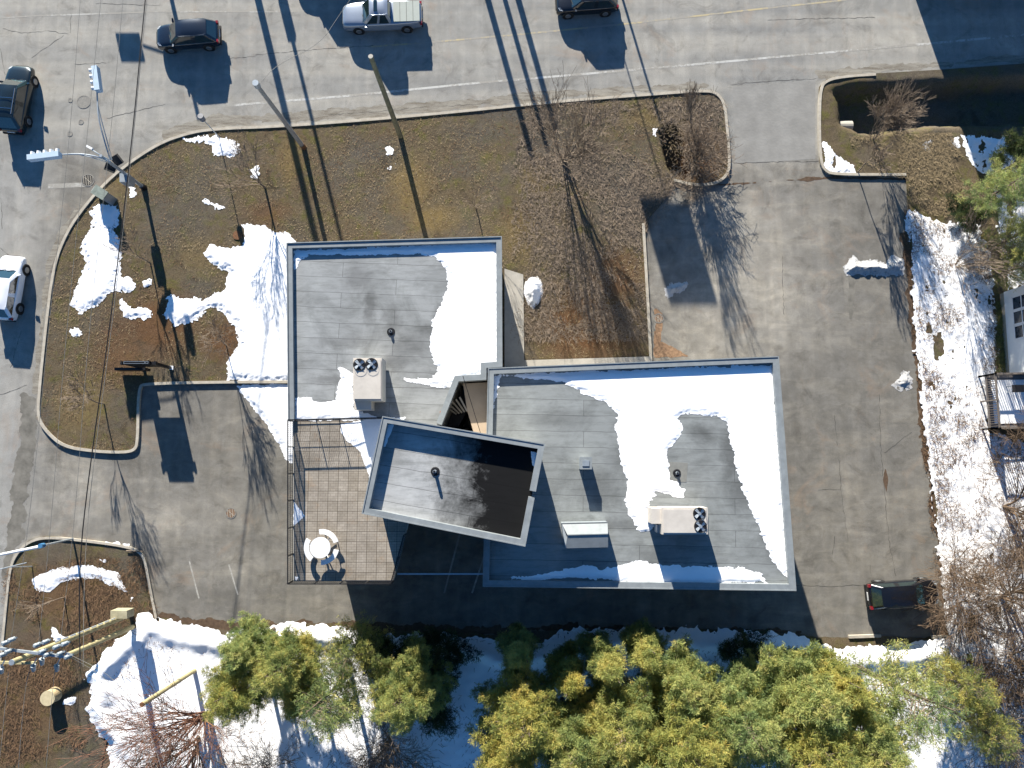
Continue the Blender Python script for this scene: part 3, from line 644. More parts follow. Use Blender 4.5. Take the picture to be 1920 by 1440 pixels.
# ------------------------------------------------------------------ roof plant
def boxpx(mb, x0, y0, x1, y1, zt, zb):
    a, b, c, d = P(x0,y1,zt), P(x1,y1,zt), P(x1,y0,zt), P(x0,y0,zt)
    p = [(v.x, v.y, zb) for v in (a,b,c,d)]+[(v.x, v.y, zt) for v in (a,b,c,d)]; return mb.hexa(p)
def fan(parent, px, py, z, r):
    c = P(px, py, z); f = MB().tube(c, c+Vector((0,0,.03)), r, r, 24)
    fo = f.build('fan', blackp, parent); bl = MB()
    for k in range(4):
        t = k*math.pi/2+.5; u = Vector((math.cos(t), math.sin(t), 0)); v = Vector((-u.y, u.x, 0)); b = c+Vector((0,0,.05))
        bl.add([b+u*.08-v*.06, b+u*r*.9-v*.02, b+u*r*.8+v*r*.42+Vector((0,0,.05)), b+u*.1+v*.08+Vector((0,0,.05))], [(0,1,2,3)])
    bl.tube(c+Vector((0,0,.03)), c+Vector((0,0,.1)), .1, .1, 12); bl.build('blade', galv, fo)
    gr = MB()
    for rr in (r*.97,):
        gr.path([c+Vector((math.cos(t*math.pi/12)*rr, math.sin(t*math.pi/12)*rr, .13)) for t in range(25)], .008, 4)
    gr.build('fan_guard', darkm, fo)
u = empty('rooftop_air_unit', P(690,720,7), 'beige air conditioning unit on the north west roof with two fans side by side', 'air conditioner', 'rooftop air units')
m = boxpx(MB(), 662,671,716,751, 8.55, 7.2); boxpx(m, 664,674,714,748, 8.6, 8.55); m.build('casing', beige, u)
boxpx(MB(), 664,672,712,749, 7.2, 7.0).build('curb', galv, u)
boxpx(MB(), 664,752,696,768, 8.1, 7.05).build('duct', beige, u)
fan(u, 674, 684, 8.6, .37); fan(u, 697, 683, 8.6, .37)
u = empty('rooftop_air_unit', P(1284,976,7), 'beige air conditioning unit on the east roof with two fans one above the other', 'air conditioner', 'rooftop air units')
m = boxpx(MB(), 1241,952,1327,1002, 8.6, 7.2); boxpx(m, 1244,955,1324,999, 8.64, 8.6); m.build('casing', beige, u)
boxpx(MB(), 1243,954,1325,1000, 7.2, 7.0).build('curb', galv, u)
m = boxpx(MB(), 1222,953,1240.6,982, 8.45, 7.1); m.build('duct', beige, u); boxpx(MB(), 1232,984,1240.6,999, 7.9, 7.1).build('hood', galv, u)
fan(u, 1311, 963, 8.64, .37); fan(u, 1313, 987, 8.64, .37)
u = empty('roof_exhaust', P(1098,868,7), 'small square metal exhaust box on the east roof with a long shadow', 'roof vent')
boxpx(MB(), 1088,858,1109,879, 7.85, 7.0).build('duct', galv, u); m = boxpx(MB(), 1087,857,1110,880, 7.92, 7.85); m.build('cap', metal, u); boxpx(MB(), 1092,863,1105,874, 7.96, 7.92).build('grille', galv, u)
u = empty('intake_hood', P(1100,1003,7), 'wide galvanised intake hood with a sloping top on the east roof beside the tower', 'roof vent')
m = MB(); a, b = P(1053,981,7.9), P(1139,979,7.9); c, d = P(1140,1026,8.15), P(1060,1028,8.15)
m.hexa([(d.x,d.y,7.0),(c.x,c.y,7.0),(b.x,b.y,7.0),(a.x,a.y,7.0),d,c,b,a]); m.build('casing', galv, u)
m = MB(); e, f2 = P(1064,1003,8.33), P(1140,1001,8.33); m.add([a,b,f2,e,(c.x,c.y,8.18),(d.x,d.y,8.18)], [(0,3,2,1),(3,5,4,2)]); 
m.bar(a+Vector((0,0,.03)), b+Vector((0,0,.03)), .05); m.bar(e+Vector((0,0,.0)), f2, .05); m.build('hood_top', metal, u)
def vent(px, py, z, h, r, label, name='vent_pipe'):
    c = P(px, py, z); u = empty(name, c, label, 'vent pipe')
    MB().tube(c, c+Vector((0,0,.06)), r*2.6, r*2.2, 16).build('flashing', darkm, u)
    MB().tube(c, c+Vector((0,0,h)), r, r*.9, 14).build('pipe', galv, u)
    MB().tube(c+Vector((0,0,h)), c+Vector((0,0,h+.03)), r*.65, r*.65, 12).build('cap', blackp, u)
vent(733, 622, 7, .22, .1, 'stubby vent pipe in the middle of the north west roof')
vent(1269, 887, 7, .22, .1, 'stubby vent pipe on the east roof right of the snow tongue')
vent(816, 884, 10.8, .5, .1, 'thin upright stack on the dark stained tower roof')
flat('roof_patch', [[(1255,866),(1290,868),(1287,904),(1256,903)]], 7.006, simple('roof patch felt', (.19,.19,.175), .8, .15, 3), kind='structure') if False else None
rp = [P(a, b, 7.0) for a, b in [(1255,866),(1290,868),(1287,904),(1256,903)]]
part(MB().prism(rp, 7.0, 7.012), 'roof_patch', simple('roof patch felt', (.19,.19,.175), .8, .15, 3))
rp = [P(a, b, 7.0) for a, b in [(825,771),(840,767),(836,780),(830,793),(824,788)]]
part(MB().prism(rp, 7.0, 7.012), 'roof_patch', simple('rust coloured felt', (.34,.11,.05), .8, .25, 5))

# table on the deck
tc = P(600, 1027, 7.78); base = Vector((tc.x, tc.y, 7.0))
t = empty('patio_table', base, 'round white patio table with three curved benches on the roof deck', 'table')
MB().tube(base+Vector((0,0,.72)), base+Vector((0,0,.77)), .62, .62, 32).build('tabletop', whitep, t)
m = MB().tube(base, base+Vector((0,0,.72)), .05, .05, 10)
for k in range(3):
    an = R((50, 175, 300)[k]); m.bar(base+Vector((0,0,.18)), base+Vector((math.cos(an)*.95, math.sin(an)*.95, .25)), .05)
m.build('frame', whitep, t)
for a0, a1 in ((18, 100), (150, 232), (270, 350)):
    vs = []; N = 14; m = MB(); q = []
    for i in range(N+1):
        an = R(a0+(a1-a0)*i/N); q.append(base+Vector((math.cos(an), math.sin(an), 0)))
    ri, ro = .76, 1.06
    for i in range(N):
        u1, u2 = q[i]-base, q[i+1]-base; f = lambda u, r, z: base+u*r+Vector((0,0,z))
        m.hexa([f(u1,ri,.42),f(u1,ro,.42),f(u2,ro,.42),f(u2,ri,.42),f(u1,ri,.47),f(u1,ro,.47),f(u2,ro,.47),f(u2,ri,.47)])
    for i in (2, N-2): m.bar(q[i]+(q[i]-base)*-.08, q[i]+(q[i]-base)*-.08+Vector((0,0,.42)), .05)
    m.build('bench', whitep, t)

# ------------------------------------------------------------------ street things
def disc(px, py, r, name, mat, label, cat, rim=True, bars=0, z=.0):
    c = P(px, py, z); u = empty(name, c, label, cat)
    MB().tube(c+Vector((0,0,-.02)), c+Vector((0,0,.012)), r, r, 28).build('cover', mat, u)
    if rim:
        m = MB(); p = [(c.x+math.cos(k*math.pi/14)*(r+.07), c.y+math.sin(k*math.pi/14)*(r+.07)) for k in range(28)]
        m.ring(p, .07, -.02, .02, True, 1); m.build('rim', iron, u)
    if bars:
        m = MB(); 
        for k in range(bars):
            o = (k-(bars-1)/2)*2*r/bars*.9; h = math.sqrt(max(.01, r*r-o*o))*.92; m.bar(c+Vector((o,-h,.018)), c+Vector((o,h,.018)), .035, .02)
        m.bar(c+Vector((-r*.6,r*.55,.03)), c+Vector((r*.6,-r*.55,.03)), .03, .01); m.build('grate', kerbm, u)
disc(157,191,.46,'manhole_cover', iron, 'large round grey manhole cover in the road beside the signal arm', 'manhole cover')
disc(165,338,.42,'storm_drain', darkm, 'round drain in the gutter next to the faint stop line', 'drain', bars=6)
disc(132,188,.11,'valve_cover', iron, 'small valve cover in the road just left of the large manhole cover', 'valve cover')
disc(152,229,.13,'valve_cover', iron, 'small valve cover in the road right below the large manhole cover', 'valve cover')
disc(131,251,.14,'valve_cover', iron, 'lowest of the three small valve covers in the road', 'valve cover')
disc(433,962,.32,'storm_drain', rustm, 'round rusty brown drain grate in the west parking lot', 'drain', bars=5)
disc(1235,597,.30,'storm_drain', rustm, 'round rusty drain filled with leaves at the lawn kerb', 'drain', bars=5)
disc(445,441,.34,'well_cover', rustm, 'round brown well cover at the edge of the lawn snow', 'well cover', rim=True, bars=0, z=.14)

def vpole(bpx, tpx, h, r0, r1, mat, name, label, cat='utility pole', zb=0.05, capm=None, group=None, pname='shaft'):
    a = P(*bpx, zb); b = P(*tpx, h); u = empty(name, a, label, cat, group)
    MB().tube(a-Vector((0,0,.2)), b, r0, r1, 14).build(pname, mat, u)
    MB().tube(b, b+(b-a).normalized()*.03, r1*1.06, r1*1.0, 14).build('cap', capm or galv, u); return u, a, b
u, a, b = vpole((570,277),(480,157),9.0,.17,.13,woodg,'lamp_mast','grey tapered mast with a brown foot at the road kerb','mast')
MB().tube(a, a+(b-a)*.06, .2, .19, 14).build('base', rustm, u); MB().tube(b-Vector((0,0,.3)), b+Vector((0,0,.12)), .2, .2, 12).build('collar', galv, u)
u, a, b = vpole((751,256),(695,106),9.4,.19,.15,wood,'utility_pole','bare mossy wooden pole leaning over the road kerb above the north west roof', capm=concrete)
u, a, b = vpole((367,1256),(266,1321),7.0,.15,.14,woodt,'utility_pole','short bare wooden pole standing in the snow left of the pine', capm=rustm)
# thin post with round plate
a = P(411,257,.1); u = empty('sign_post', a, 'thin steel post with a pale round plate at the road kerb', 'sign post')
MB().tube(a, a+Vector((-.1,.1,2.75)), .035, .035, 8).build('post', galv, u); c = a+Vector((-.1,.1,2.8)); MB().tube(c+Vector((0,-.03,-.25)), c+Vector((.02,.02,.22)), .2, .2, 20).build('plate', simple('dull grey plate', (.22,.22,.23), .6), u)

# traffic signal mast
ba = P(270,352,.1); u = empty('traffic_signal', ba, 'traffic signal mast on the lawn corner with curved arms and white lamp visors', 'traffic signal')
tp_ = ba+Vector((-.05,.05,5.4)); MB().tube(ba, tp_, .13, .1, 12).build('pole', galv, u); MB().tube(ba, ba+Vector((0,0,.35)), .24, .2, 12).build('base', darkm, u)
def arm(pts, r=.05):
    p = chaikin([Vector(q) for q in pts], 3, False); m = MB()
    for i in range(len(p)-1): m.tube(p[i], p[i+1], r, r, 7)
    m.build('arm', galv, u)
z = 5.5
arm([P(207,300,4.9), P(196,265,z), P(184,220,z+.3), P(182,172,z+.3)]); arm([P(210,300,4.3), P(203,272,z-.4), P(190,225,z), P(183,195,z+.2)], .035)
arm([P(207,303,4.9), P(182,293,z), P(150,288,z+.2), P(112,290,z+.2)]); arm([P(207,306,4.3), P(180,297,z-.2), P(150,290,z+.15)], .035)
arm([P(205,300,5.1), P(185,289,z), P(164,275,z)], .04)
def head(a, b, n, sidev, wd=.36):
    m = MB(); a, b = Vector(a), Vector(b); m.bar(a, b, wd, .42); h = m.build('signal_head', simple('pale blue grey enamel', (.42,.52,.62), .5, .08), u)
    d = (b-a)/n; 
    for k in range(n):
        c = a+d*(k+.5)+sidev*.18; ms = MB().tube(c, c+sidev*.24, .13, .13, 12); ms.build('visor', whitep, h)
head(P(185,171,6.0), P(179,126,6.0), 4, Vector((-1,-.05,0))); head(P(113,290,5.9), P(54,297,5.9), 5, Vector((.05,1,0)))
m = MB().bar(P(174,280,5.5), P(163,274,5.5), .14, .16); m.build('camera_housing', whitep, u)
for q0, q1 in (((213,292),(226,308)), ((197,310),(217,318))):
    m = MB().bar(P(*q0,3.7), P(*q1,3.3), .5, .55); m.build('signal_head', blackp, u)
boxpx(MB(), 224,325,240,341, 2.6, 1.7).build('control_box', galv, u)
# controller cabinet
a = P(210,378,.1); u = empty('utility_cabinet', a, 'grey metal controller cabinet with a slanted white top on the lawn corner', 'cabinet')
m = MB(); c = P(207,374,0); an = R(-32)
def rotbox(m, c, sx, sy, z0, z1, an):
    e = Vector((math.cos(an), math.sin(an), 0)); f = Vector((-e.y, e.x, 0)); q = [c-e*sx-f*sy, c+e*sx-f*sy, c+e*sx+f*sy, c-e*sx+f*sy]
    return m.hexa([(v.x, v.y, z0) for v in q]+[(v.x, v.y, z1) for v in q])
rotbox(m, c, .5, .32, .0, 1.35, an); m.build('body', galv, u); rotbox(MB(), c, .55, .36, 1.35, 1.42, an).build('lid', simple('cabinet green', (.2,.23,.2), .5), u)
rotbox(MB(), c+Vector((-.62,.35,0)), .16, .22, 0, 1.0, an).build('meter_box', whitep, u)

# monument sign at the lot
u = empty('monument_sign', P(298,690,.1), 'double sided black framed sign standing on two posts above the west lot', 'sign')
gx0, gx1 = P(268,690).x, P(324,690).x; gy = P(300,690).y
m = MB(); m.box(gx0, gy-.1, 1.32, gx1, gy+.1, 2.65); m.build('panel', blackp, u)
m = MB(); m.box(gx0-.14, gy-.12, 2.45, gx0-.003, gy+.12, 2.7); m.box(gx1+.003, gy-.12, 2.45, gx1+.14, gy+.12, 2.7); m.box(gx0+.2, gy-.12, 2.653, gx1-.2, gy+.12, 2.9); m.build('pediment', darkm, u)
m = MB()
for q in ((gx0+.22,gy-.08,gx1-.5,gy+.08),(gx1-.45,gy-.08,gx1-.27,gy+.08)): m.ring([(q[0],q[1]),(q[2],q[1]),(q[2],q[3]),(q[0],q[3])], .02, 2.9, 2.92, True, 1)
m.build('trim', galv, u)
for x in (gx0+.12, gx1-.12): MB().box(x-.1, gy-.1, 0, x+.1, gy+.1, 1.32).build('post', blackp, u)
MB().box(gx0-1.5, gy-.1, .25, gx0+.7, gy-.28, 1.0).build('lower_panel', blackp, u)
MB().box(gx1-.16, gy-.14, .1, gx1+.1, gy+.14, .16).build('footing', snow, u)

# utility poles with cross arm and switch gear at the lower left
u, a, b = vpole((247,1150),(22,1242),11.6,.19,.15,woodt,'utility_pole','long timber utility pole carrying a metal cross arm of switch gear at the lower left')
ax = (b-a)
m = boxpx(MB(), 207,1145,238,1160, 2.2, 1.3); m.build('transformer_box', simple('olive drab enamel', (.33,.30,.20), .6), u)
m = MB(); off = Vector((.16,.2,0))
for k in range(9): m.bar(a+ax*(.2+.06*k)+off, a+ax*(.24+.06*k)+off, .07)
m.build('conduit', galv, u)
cz = 11.0; ca, cb = P(-14,1214,cz), P(128,1232,cz); MB().bar(ca, cb, .13, .13).build('cross_arm', galv, u)
MB().bar(P(-10,1242,cz-.6), P(68,1243,cz-.6), .14, .12).build('cross_arm', woodt, u)
insm = simple('glazed grey insulator', (.22,.255,.28), .35, .3, 6)
ri = random.Random(3)
for k, (x, y) in enumerate([(8,1206),(20,1200),(14,1222),(4,1228),(68,1210),(84,1204),(78,1222),(88,1228),(104,1214),(120,1208),(112,1226),(126,1232)]):
    c = P(x, y, cz+.25); m = MB()
    for j in range(4): m.tube(c+Vector((0,0,-.25+j*.12)), c+Vector((0,0,-.19+j*.12)), .12, .07, 10)
    m.bar(c+Vector((-.25,0,-.25)), c+Vector((.25,.1,-.1)), .08); m.build('insulator', insm, u)
for x, y in ((2,1252),(62,1248),(106,1248),(78,1236)):
    c = P(x, y, cz-.3); m = MB().tube(c, c+Vector((-.15,-.35,-.3)), .14, .1, 8); m.bar(c, c+Vector((.3,.45,.2)), .05); m.build('fuse_cutout', insm, u)
u, a, b = vpole((250,1175),(127,1228),7.6,.17,.15,woodt,'utility_pole','shorter timber pole standing in the snow just below the pole with the cross arm')
u = empty('wooden_drum', P(104,1301,.1), 'round tan wooden cable drum standing on the dead grass by the wires', 'drum')
c = P(104,1301,.1); MB().tube(c, c+Vector((-.05,-.05,.7)), .5, .46, 24).build('barrel', simple('tan plywood', (.40,.31,.18), .8, .2, 3), u)
MB().tube(c+Vector((-.05,-.05,.7)), c+Vector((-.05,-.05,.76)), .5, .5, 24).build('lid', simple('pale plywood', (.50,.42,.26), .8, .2, 3), u)
u, a, b = None, None, None
# street lamps, lower left
a = P(104,1012,.05); u = empty('street_lamp', a, 'white steel lamp post with an arm reaching over the road at the bottom left island', 'street lamp')
b = P(78,1026,6.5+.0) if False else P(80,1023,1.6+.0)
a = P(92,1092,.1); top = P(76,1023,.1)
u.location = P(98,1000,.1) if False else P(150,1004,.1)
a = P(150,1010,.0)
m = MB(); bs = P(137,1010,.1); tpp = P(79,1023,3.4); 
u.location = bs; MB().tube(bs, tpp, .07, .06, 10).build('post', galv, u)
MB().tube(P(80,1024,3.4), P(-40,1048,3.8), .11, .07, 10).build('arm', whitep, u)
MB().tube(tpp-Vector((0,0,.15)), tpp+Vector((0,0,.2)), .16, .16, 12).build('collar', simple('blue enamel', (.05,.16,.30), .5), u)
a = P(60,1062,.1); u = empty('sign_post', a, 'thin steel post with a short arm on the bottom left island below the lamp post', 'sign post')
MB().tube(a, P(50,1055,.1)+Vector((0,0,2.0)), .035, .03, 8).build('post', galv, u); MB().tube(P(50,1055,2.1), P(-20,1072,2.3), .03, .03, 8).build('arm', galv, u)

# wires
def wire(pts, r, label, zs, group=None):
    m = MB(); q = []
    for i in range(len(pts)): q.append(P(*pts[i], zs[i]))
    q = chaikin(q, 2, False)
    for i in range(len(q)-1): m.tube(q[i], q[i+1], r, r, 5, False)
    return tag(m.build('overhead_wire', blackp if r > .02 else iron, None), label, 'wire', group)
wire([(283,-100),(272,0),(245,290),(205,620),(165,900),(148,1060),(150,1250)], .035, 'thickest black overhead cable running down the left side', [8,8,7.6,7.4,7.6,8,8.6])
wire([(286,-100),(275,0),(247,290),(209,620),(171,900),(158,1060),(156,1250)], .016, 'thinner cable hung right beside the thickest black cable', [8,8,7.5,7.2,7.4,7.9,8.5])
for (p, lb) in (([(155,-60),(130,270),(88,640),(58,960),(18,1215)], 'leftmost thin wire over the road and the left lawn'), ([(195,-60),(165,240),(122,640),(96,980),(72,1210)], 'second thin wire from the left over the lawn corner'),
                ([(236,-60),(205,280),(164,640),(142,960),(112,1212)], 'thin wire just left of the thick black cable'), ([(16,1260),(0,1420),(-20,1600)], 'wire running down from the cross arm at the left frame edge'), ([(58,1245),(45,1300),(30,1500)], 'segmented wire running down from the middle of the cross arm'),
                ([(104,1245),(95,1330),(82,1500)], 'wire running down past the wooden drum')):
    wire(p, .012, lb, [10.6]*len(p))
wire([(484,160),(520,120),(600,84),(640,22),(700,-60)], .015, 'thin looping wire from the grey mast out over the road', [8.8,8.3,8.2,8.4,8.8])
wire([(125,1228),(200,1270),(262,1350),(300,1500)], .012, 'pair wire running from the cross arm over the snow', [9,8.5,8.5,9]); wire([(132,1228),(210,1266),(276,1350),(320,1500)], .012, 'outer wire running from the cross arm over the snow', [9,8.5,8.5,9])

# things beyond the top edge whose shadows fall into the picture
def away(px, py, d, z=0): p = P(px, py, 0); return Vector((p.x-SX*d/math.hypot(1,SX), p.y+d/math.hypot(1,SX), z))
for i, (px, h, r, lb) in enumerate(((484,11.5,.27,'thick wooden pole across the road, its shadow left of the grey mast'),(530,11.2,.15,'thinner pole across the road, its shadow right of the grey mast'),(915,7.4,.24,'wooden pole across the road, left of a close row of three'),(947,7.2,.19,'wooden pole across the road, middle of a close row of three'),(972,6.6,.24,'wooden pole across the road, right of a close row of three'),(1168,6.4,.10,'slim steel pole across the road, right of the row of three'),(322,6.2,.17,'signal pole across the road at the crossing'))):
    a = away(px, 0, 8.0); u = empty('utility_pole', a, lb, 'utility pole', 'poles across the road')
    MB().tube(a, a+Vector((0,0,h)), r*1.05, r*.9, 12).build('shaft', wood, u)
    if i == 1: MB().box(a.x-.3,a.y-.3,2.7,a.x+.3,a.y+.3,3.9).build('transformer_box', galv, u)
    if i == 6:
        MB().bar(a+Vector((0,0,4.5)), a+Vector((-3.0,0,4.1)), .1).build('arm', galv, u)
        c = a+Vector((-4.0,0,4.2)); MB().box(c.x-.9,c.y-.1,3.75,c.x+.9,c.y+.1,4.55).build('panel', blackp, u)
# pylon sign whose panel shadow lies on the lot
a = away(1212, 250, 19.5); u = empty('pylon_sign', a, 'tall billboard across the road whose panel shadow falls on the lot', 'sign')
hb = 0
e = P(1268,382,0); d = (Vector((a.x, a.y, 0))-e).length; zb = (a.y-e.y)*1.0345/2.9; e2 = P(1275,572,0); zt = (a.y-e2.y)*1.0345/2.9
MB().box(a.x-2.0, a.y-.12, zb, a.x+1.5, a.y+.12, zt).build('panel', whitep, u)
MB().tube(a, (a.x, a.y, zb), .05, .05, 8).build('post', galv, u)
q = P(1717,0,0)-Vector((0,0,0)); s0 = away(1717, 0, 3.5)
u = empty('commercial_building', (s0.x+14, s0.y+8, 0), 'tall flat roofed building beyond the north east corner that shades the road', 'building')
MB().box(s0.x, s0.y, 0, s0.x+40, s0.y+16, 7.0).build('wall', wallm, u); MB().box(s0.x, s0.y, 7.0, s0.x+40, s0.y+16, 7.3).build('roof', roofm, u)

# neighbour house
hu = empty('neighbour_house', P(1890,620,.1), 'white sided house at the right edge with a barred window', 'house')
A = [P(1873,552), P(2200,500), P(2200,690), P(1884,703)]
MB().prism(A, 0, .55).build('foundation', simple('tan foundation', (.40,.33,.25), .85, .12), hu)
A2 = shrink(A, -.04); MB().prism(A2, .55, 4.6).build('wall', simple('white siding', (.74,.74,.72), .6, .04, 2, 0, .1), hu)
MB().prism(shrink(A, -.4), 4.6, 4.75).build('roof', simple('grey shingle', (.2,.2,.21), .85, .2, 4), hu)
wa, wb = Vector((*A2[0],)), Vector((*A2[3],)); wd = (wb-wa).normalized(); wn = Vector((wd.y, -wd.x))
if wn.x > 0: wn = -wn
L = (wb-wa).length
for lo, hi in ((.13, .36), (.37, .60), (.61, .84)):
    for z0 in (1.35,):
        f = MB(); g_ = MB()
        def q(u_, v, z): p = Vector(A2[0])+wd*u_+wn*v; return (p.x, p.y, z)
        u0, u1, z1 = lo*L*.72, hi*L*.72, 3.1
        for (a0, a1, za, zb) in ((u0,u1,z1-.08,z1),(u0,u1,z0,z0+.08),(u0,u0+.08,z0,z1),(u1-.08,u1,z0,z1),(u0,u1,2.2,2.27)):
            f.hexa([q(a0,0,za),q(a1,0,za),q(a1,.05,za),q(a0,.05,za),q(a0,0,zb),q(a1,0,zb),q(a1,.05,zb),q(a0,.05,zb)])
        g_.hexa([q(u0+.08,0,z0+.08),q(u1-.08,0,z0+.08),q(u1-.08,.02,z0+.08),q(u0+.08,.02,z0+.08),q(u0+.08,0,z1-.08),q(u1-.08,0,z1-.08),q(u1-.08,.02,z1-.08),q(u0+.08,.02,z1-.08)])
        fo = f.build('window', whitep, hu); g_.build('pane', glass, fo)
du = empty('wooden_porch', P(1880,755,.1), 'raised wooden porch with a slatted railing and snow below the white house', 'porch')
dp = [P(1848,704,.9), P(2060,700,.9), P(2060,800,.9), P(1856,804,.9)]
MB().prism(dp, .78, .9).build('floor', simple('grey porch boards', (.20,.18,.17), .8, .2, 3), du)
MB().prism(shrink(dp, .35), .9, .95).build('snow_cover', snow, du)
rl = MB(); brn = simple('grey brown timber', (.13,.11,.095), .7, .25, 3)
c = [Vector((v.x, v.y, .9)) for v in dp]; 
for (a, b) in ((c[0], c[3]), (c[3], c[2]), (c[0], c[1])):
    rl = MB(); up = Vector((0,0,1.0)); rl.bar(a+up, b+up, .12, .06); rl.bar(a+Vector((0,0,.1)), b+Vector((0,0,.1)), .06)
    n = int((b-a).length/.16)
    for i in range(n+1): p = a.lerp(b, i/n); rl.bar(p, p+up, .045)
    for i in (0, n//2, n): p = a.lerp(b, i/n); rl.bar(p-Vector((0,0,.85)), p+up*1.08, .11)
    rl.build('railing', brn, du)
g = P(1906,729,1.5); u = empty('barbecue', P(1906,729,.95), 'small dark barbecue box standing on the snowy porch', 'barbecue')
MB().box(g.x-.35, g.y-.25, 1.55, g.x+.35, g.y+.25, 1.85).build('lid', blackp, u); m = MB()
for sx in (-.3, .3):
    for sy in (-.2, .2): m.bar((g.x+sx, g.y+sy, .95), (g.x+sx, g.y+sy, 1.55), .05)
m.build('frame', galv, u)
# culvert
c = P(1578,238,-1.1); u = empty('culvert_pipe', c, 'round concrete culvert pipe opening at the west end of the shaded ditch', 'culvert')
m = MB(); pts = [(math.cos(k*math.pi/10), math.sin(k*math.pi/10)) for k in range(20)]
vs = []; 
for x in (-1.3, .7):
    for r in (.45, .36):
        vs += [(c.x+x, c.y+r*p, c.z+r*s_) for p, s_ in pts]
fs = []
for k in range(20):
    j = (k+1) % 20; fs += [(k, j, 40+j, 40+k), (20+k, 60+k, 60+j, 20+j), (40+k, 40+j, 60+j, 60+k)]
m.add(vs, fs); m.build('pipe', concrete, u)
lg = MB().tube(P(1322,334,.25), P(1342,321,.25), .05, .035, 8).build('log', twig); tag(lg, 'short pale broken branch lying on the corner of the lawn island', 'branch')
tag(MB().tube(P(237,1033,.2), P(268,1034,.2), .05, .04, 8).build('log', twig), 'thin stick lying across the top right corner of the lower left island', 'branch')
# ------------------------------------------------------------------ vehicles
tyre = simple('tyre rubber', (.012,.012,.012), .85, .2, 9); rimm = simple('alloy rim', (.30,.31,.32), .3, .1, 5, .8); chrome = simple('chrome', (.55,.56,.58), .15, .05, 3, 1)
redl = simple('red lamp lens', (.22,.010,.010), .2, .05, 3, 0, 0, .001, .6, 1); clearl = simple('clear lamp lens', (.55,.58,.6), .12, .05, 3, 0, 0, .001, .6, 1)
plastic = simple('black trim plastic', (.02,.02,.02), .6, .1, 4); glassc = simple('car glass', (.010,.020,.021), .05, .1, 1, 0, 0, .001, .9, 1)
def car(name, label, cat, front, rear, wd, ht, body, kind='suv', rails=False, group='vehicles on the roads and lots', rooff=None, zc=.85, plate=True):
    f, r = P(*front, zc), P(*rear, zc); L = (f-r).length; c = (f+r)/2; an = math.atan2(f.y-r.y, f.x-r.x)
    u = empty(name, (c.x, c.y, .005), label, cat, group, an); W = wd/2; h = L/2
    if kind == 'pickup':
        prof = [(-h,.62,.80),(-h+.04,.98,1.06),(-h+.12,1.10,1.12),(-.28*L,1.12,1.14),(.0,1.1,1.13),(.2*L,1.08,1.14),(.27*L,1.06,1.16),(.38*L,1.0,1.12),(h-.22,.92,1.04),(h-.05,.72,.92),(h,.55,.65)]
        cab = (.235*L, .125*L, -.095*L, -.125*L)
    elif kind == 'van':
        prof = [(-h,.6,.8),(-h+.05,.95,1.02),(0,1.02,1.06),(.3*L,1.0,1.1),(h-.2,.8,.95),(h,.5,.6)]; cab = (.40*L, .22*L, -h+.15, -h+.04)
    elif kind == 'sedan':
        prof = [(-h,.55,.72),(-h+.06,.84,.93),(-.40*L,.90,1.0),(-.2*L,.9,.98),(.15*L,.88,.96),(.24*L,.86,.97),(.36*L,.80,.90),(h-.2,.70,.78),(h-.04,.55,.66),(h,.45,.5)]
        cab = (.25*L, .10*L, -.26*L, -.42*L)
    else:
        prof = [(-h,.58,.78),(-h+.05,.93,1.0),(-.42*L,1.0,1.03),(-.2*L,1.0,1.03),(.12*L,.98,1.02),(.225*L,.95,1.05),(.34*L,.92,1.0),(h-.2,.82,.90),(h-.05,.62,.78),(h,.48,.58)]
        cab = (.255*L, .105*L, -.36*L, -.475*L)
    secs = []; 
    for (x, zb, zt) in prof:
        e = abs(x)/h; w = W*(1-.20*max(0, (e-.66)/.34)**2.4) * (1 if e < .985 else .86)
        secs.append([(w*.90,.22),(w*.99,.36),(w,.58),(w*.985,zb-.06),(w*.93,zb),(w*.78,zt-.015),(w*.4,zt),(0,zt+.015),(-w*.4,zt),(-w*.78,zt-.015),(-w*.93,zb),(-w*.985,zb-.06),(-w,.58),(-w*.99,.36),(-w*.90,.22)])
    m = MB(); n = len(secs[0])
    vs = [(prof[i][0], y, min(z, prof[i][2]+.015) if True else z) for i in range(len(secs)) for (y, z) in secs[i]]
    fs = []
    for i in range(len(secs)-1):
        for j in range(n-1): a = i*n+j; fs.append((a, a+1, a+n+1, a+n))
        a = i*n; fs.append((a+n-1, a, a+n, a+2*n-1))
    fs += [tuple(range(n-1, -1, -1)), tuple((len(secs)-1)*n+k for k in range(n))]
    m.add(vs, fs); b = m.build('body', body, u, smooth=True, local=True)
    md = b.modifiers.new('s', 'SUBSURF'); md.levels = md.render_levels = 1
    # greenhouse: lower ring at the belt, upper ring at the roof
    xw, xr0, xr1, xe = cab; zbelt = 1.0 if kind != 'pickup' else 1.1
    if kind == 'sedan': zbelt = .92
    wb_, wt = W*.91, W*.72; zr = ht
    low = [(xw, wb_*.86), (xw-.28, wb_), (xe+.12, wb_), (xe, wb_*.88)]; up = [(xr0, wt*.90), (xr0-.25, wt), (xr1+.15, wt), (xr1, wt*.88)]
    zl_ = [zbelt, zbelt-.02, zbelt-.02, zbelt-.01]; zu = [zr-.10, zr-.05, zr-.06, zr-.10]
    def V(lst, zz, s): return [(x, y*s, z) for (x, y), z in zip(lst, zz)]
    lp, ln = V(low, zl_, 1), V(low, zl_, -1); tp2, tn = V(up, zu, 1), V(up, zu, -1)
    def lerp(a, b, t): return tuple(a[i]+(b[i]-a[i])*t for i in range(3))
    m = MB(); core = [lp[0],lp[1],lp[2],lp[3],ln[3],ln[2],ln[1],ln[0]]; top = [tp2[0],tp2[1],tp2[2],tp2[3],tn[3],tn[2],tn[1],tn[0]]
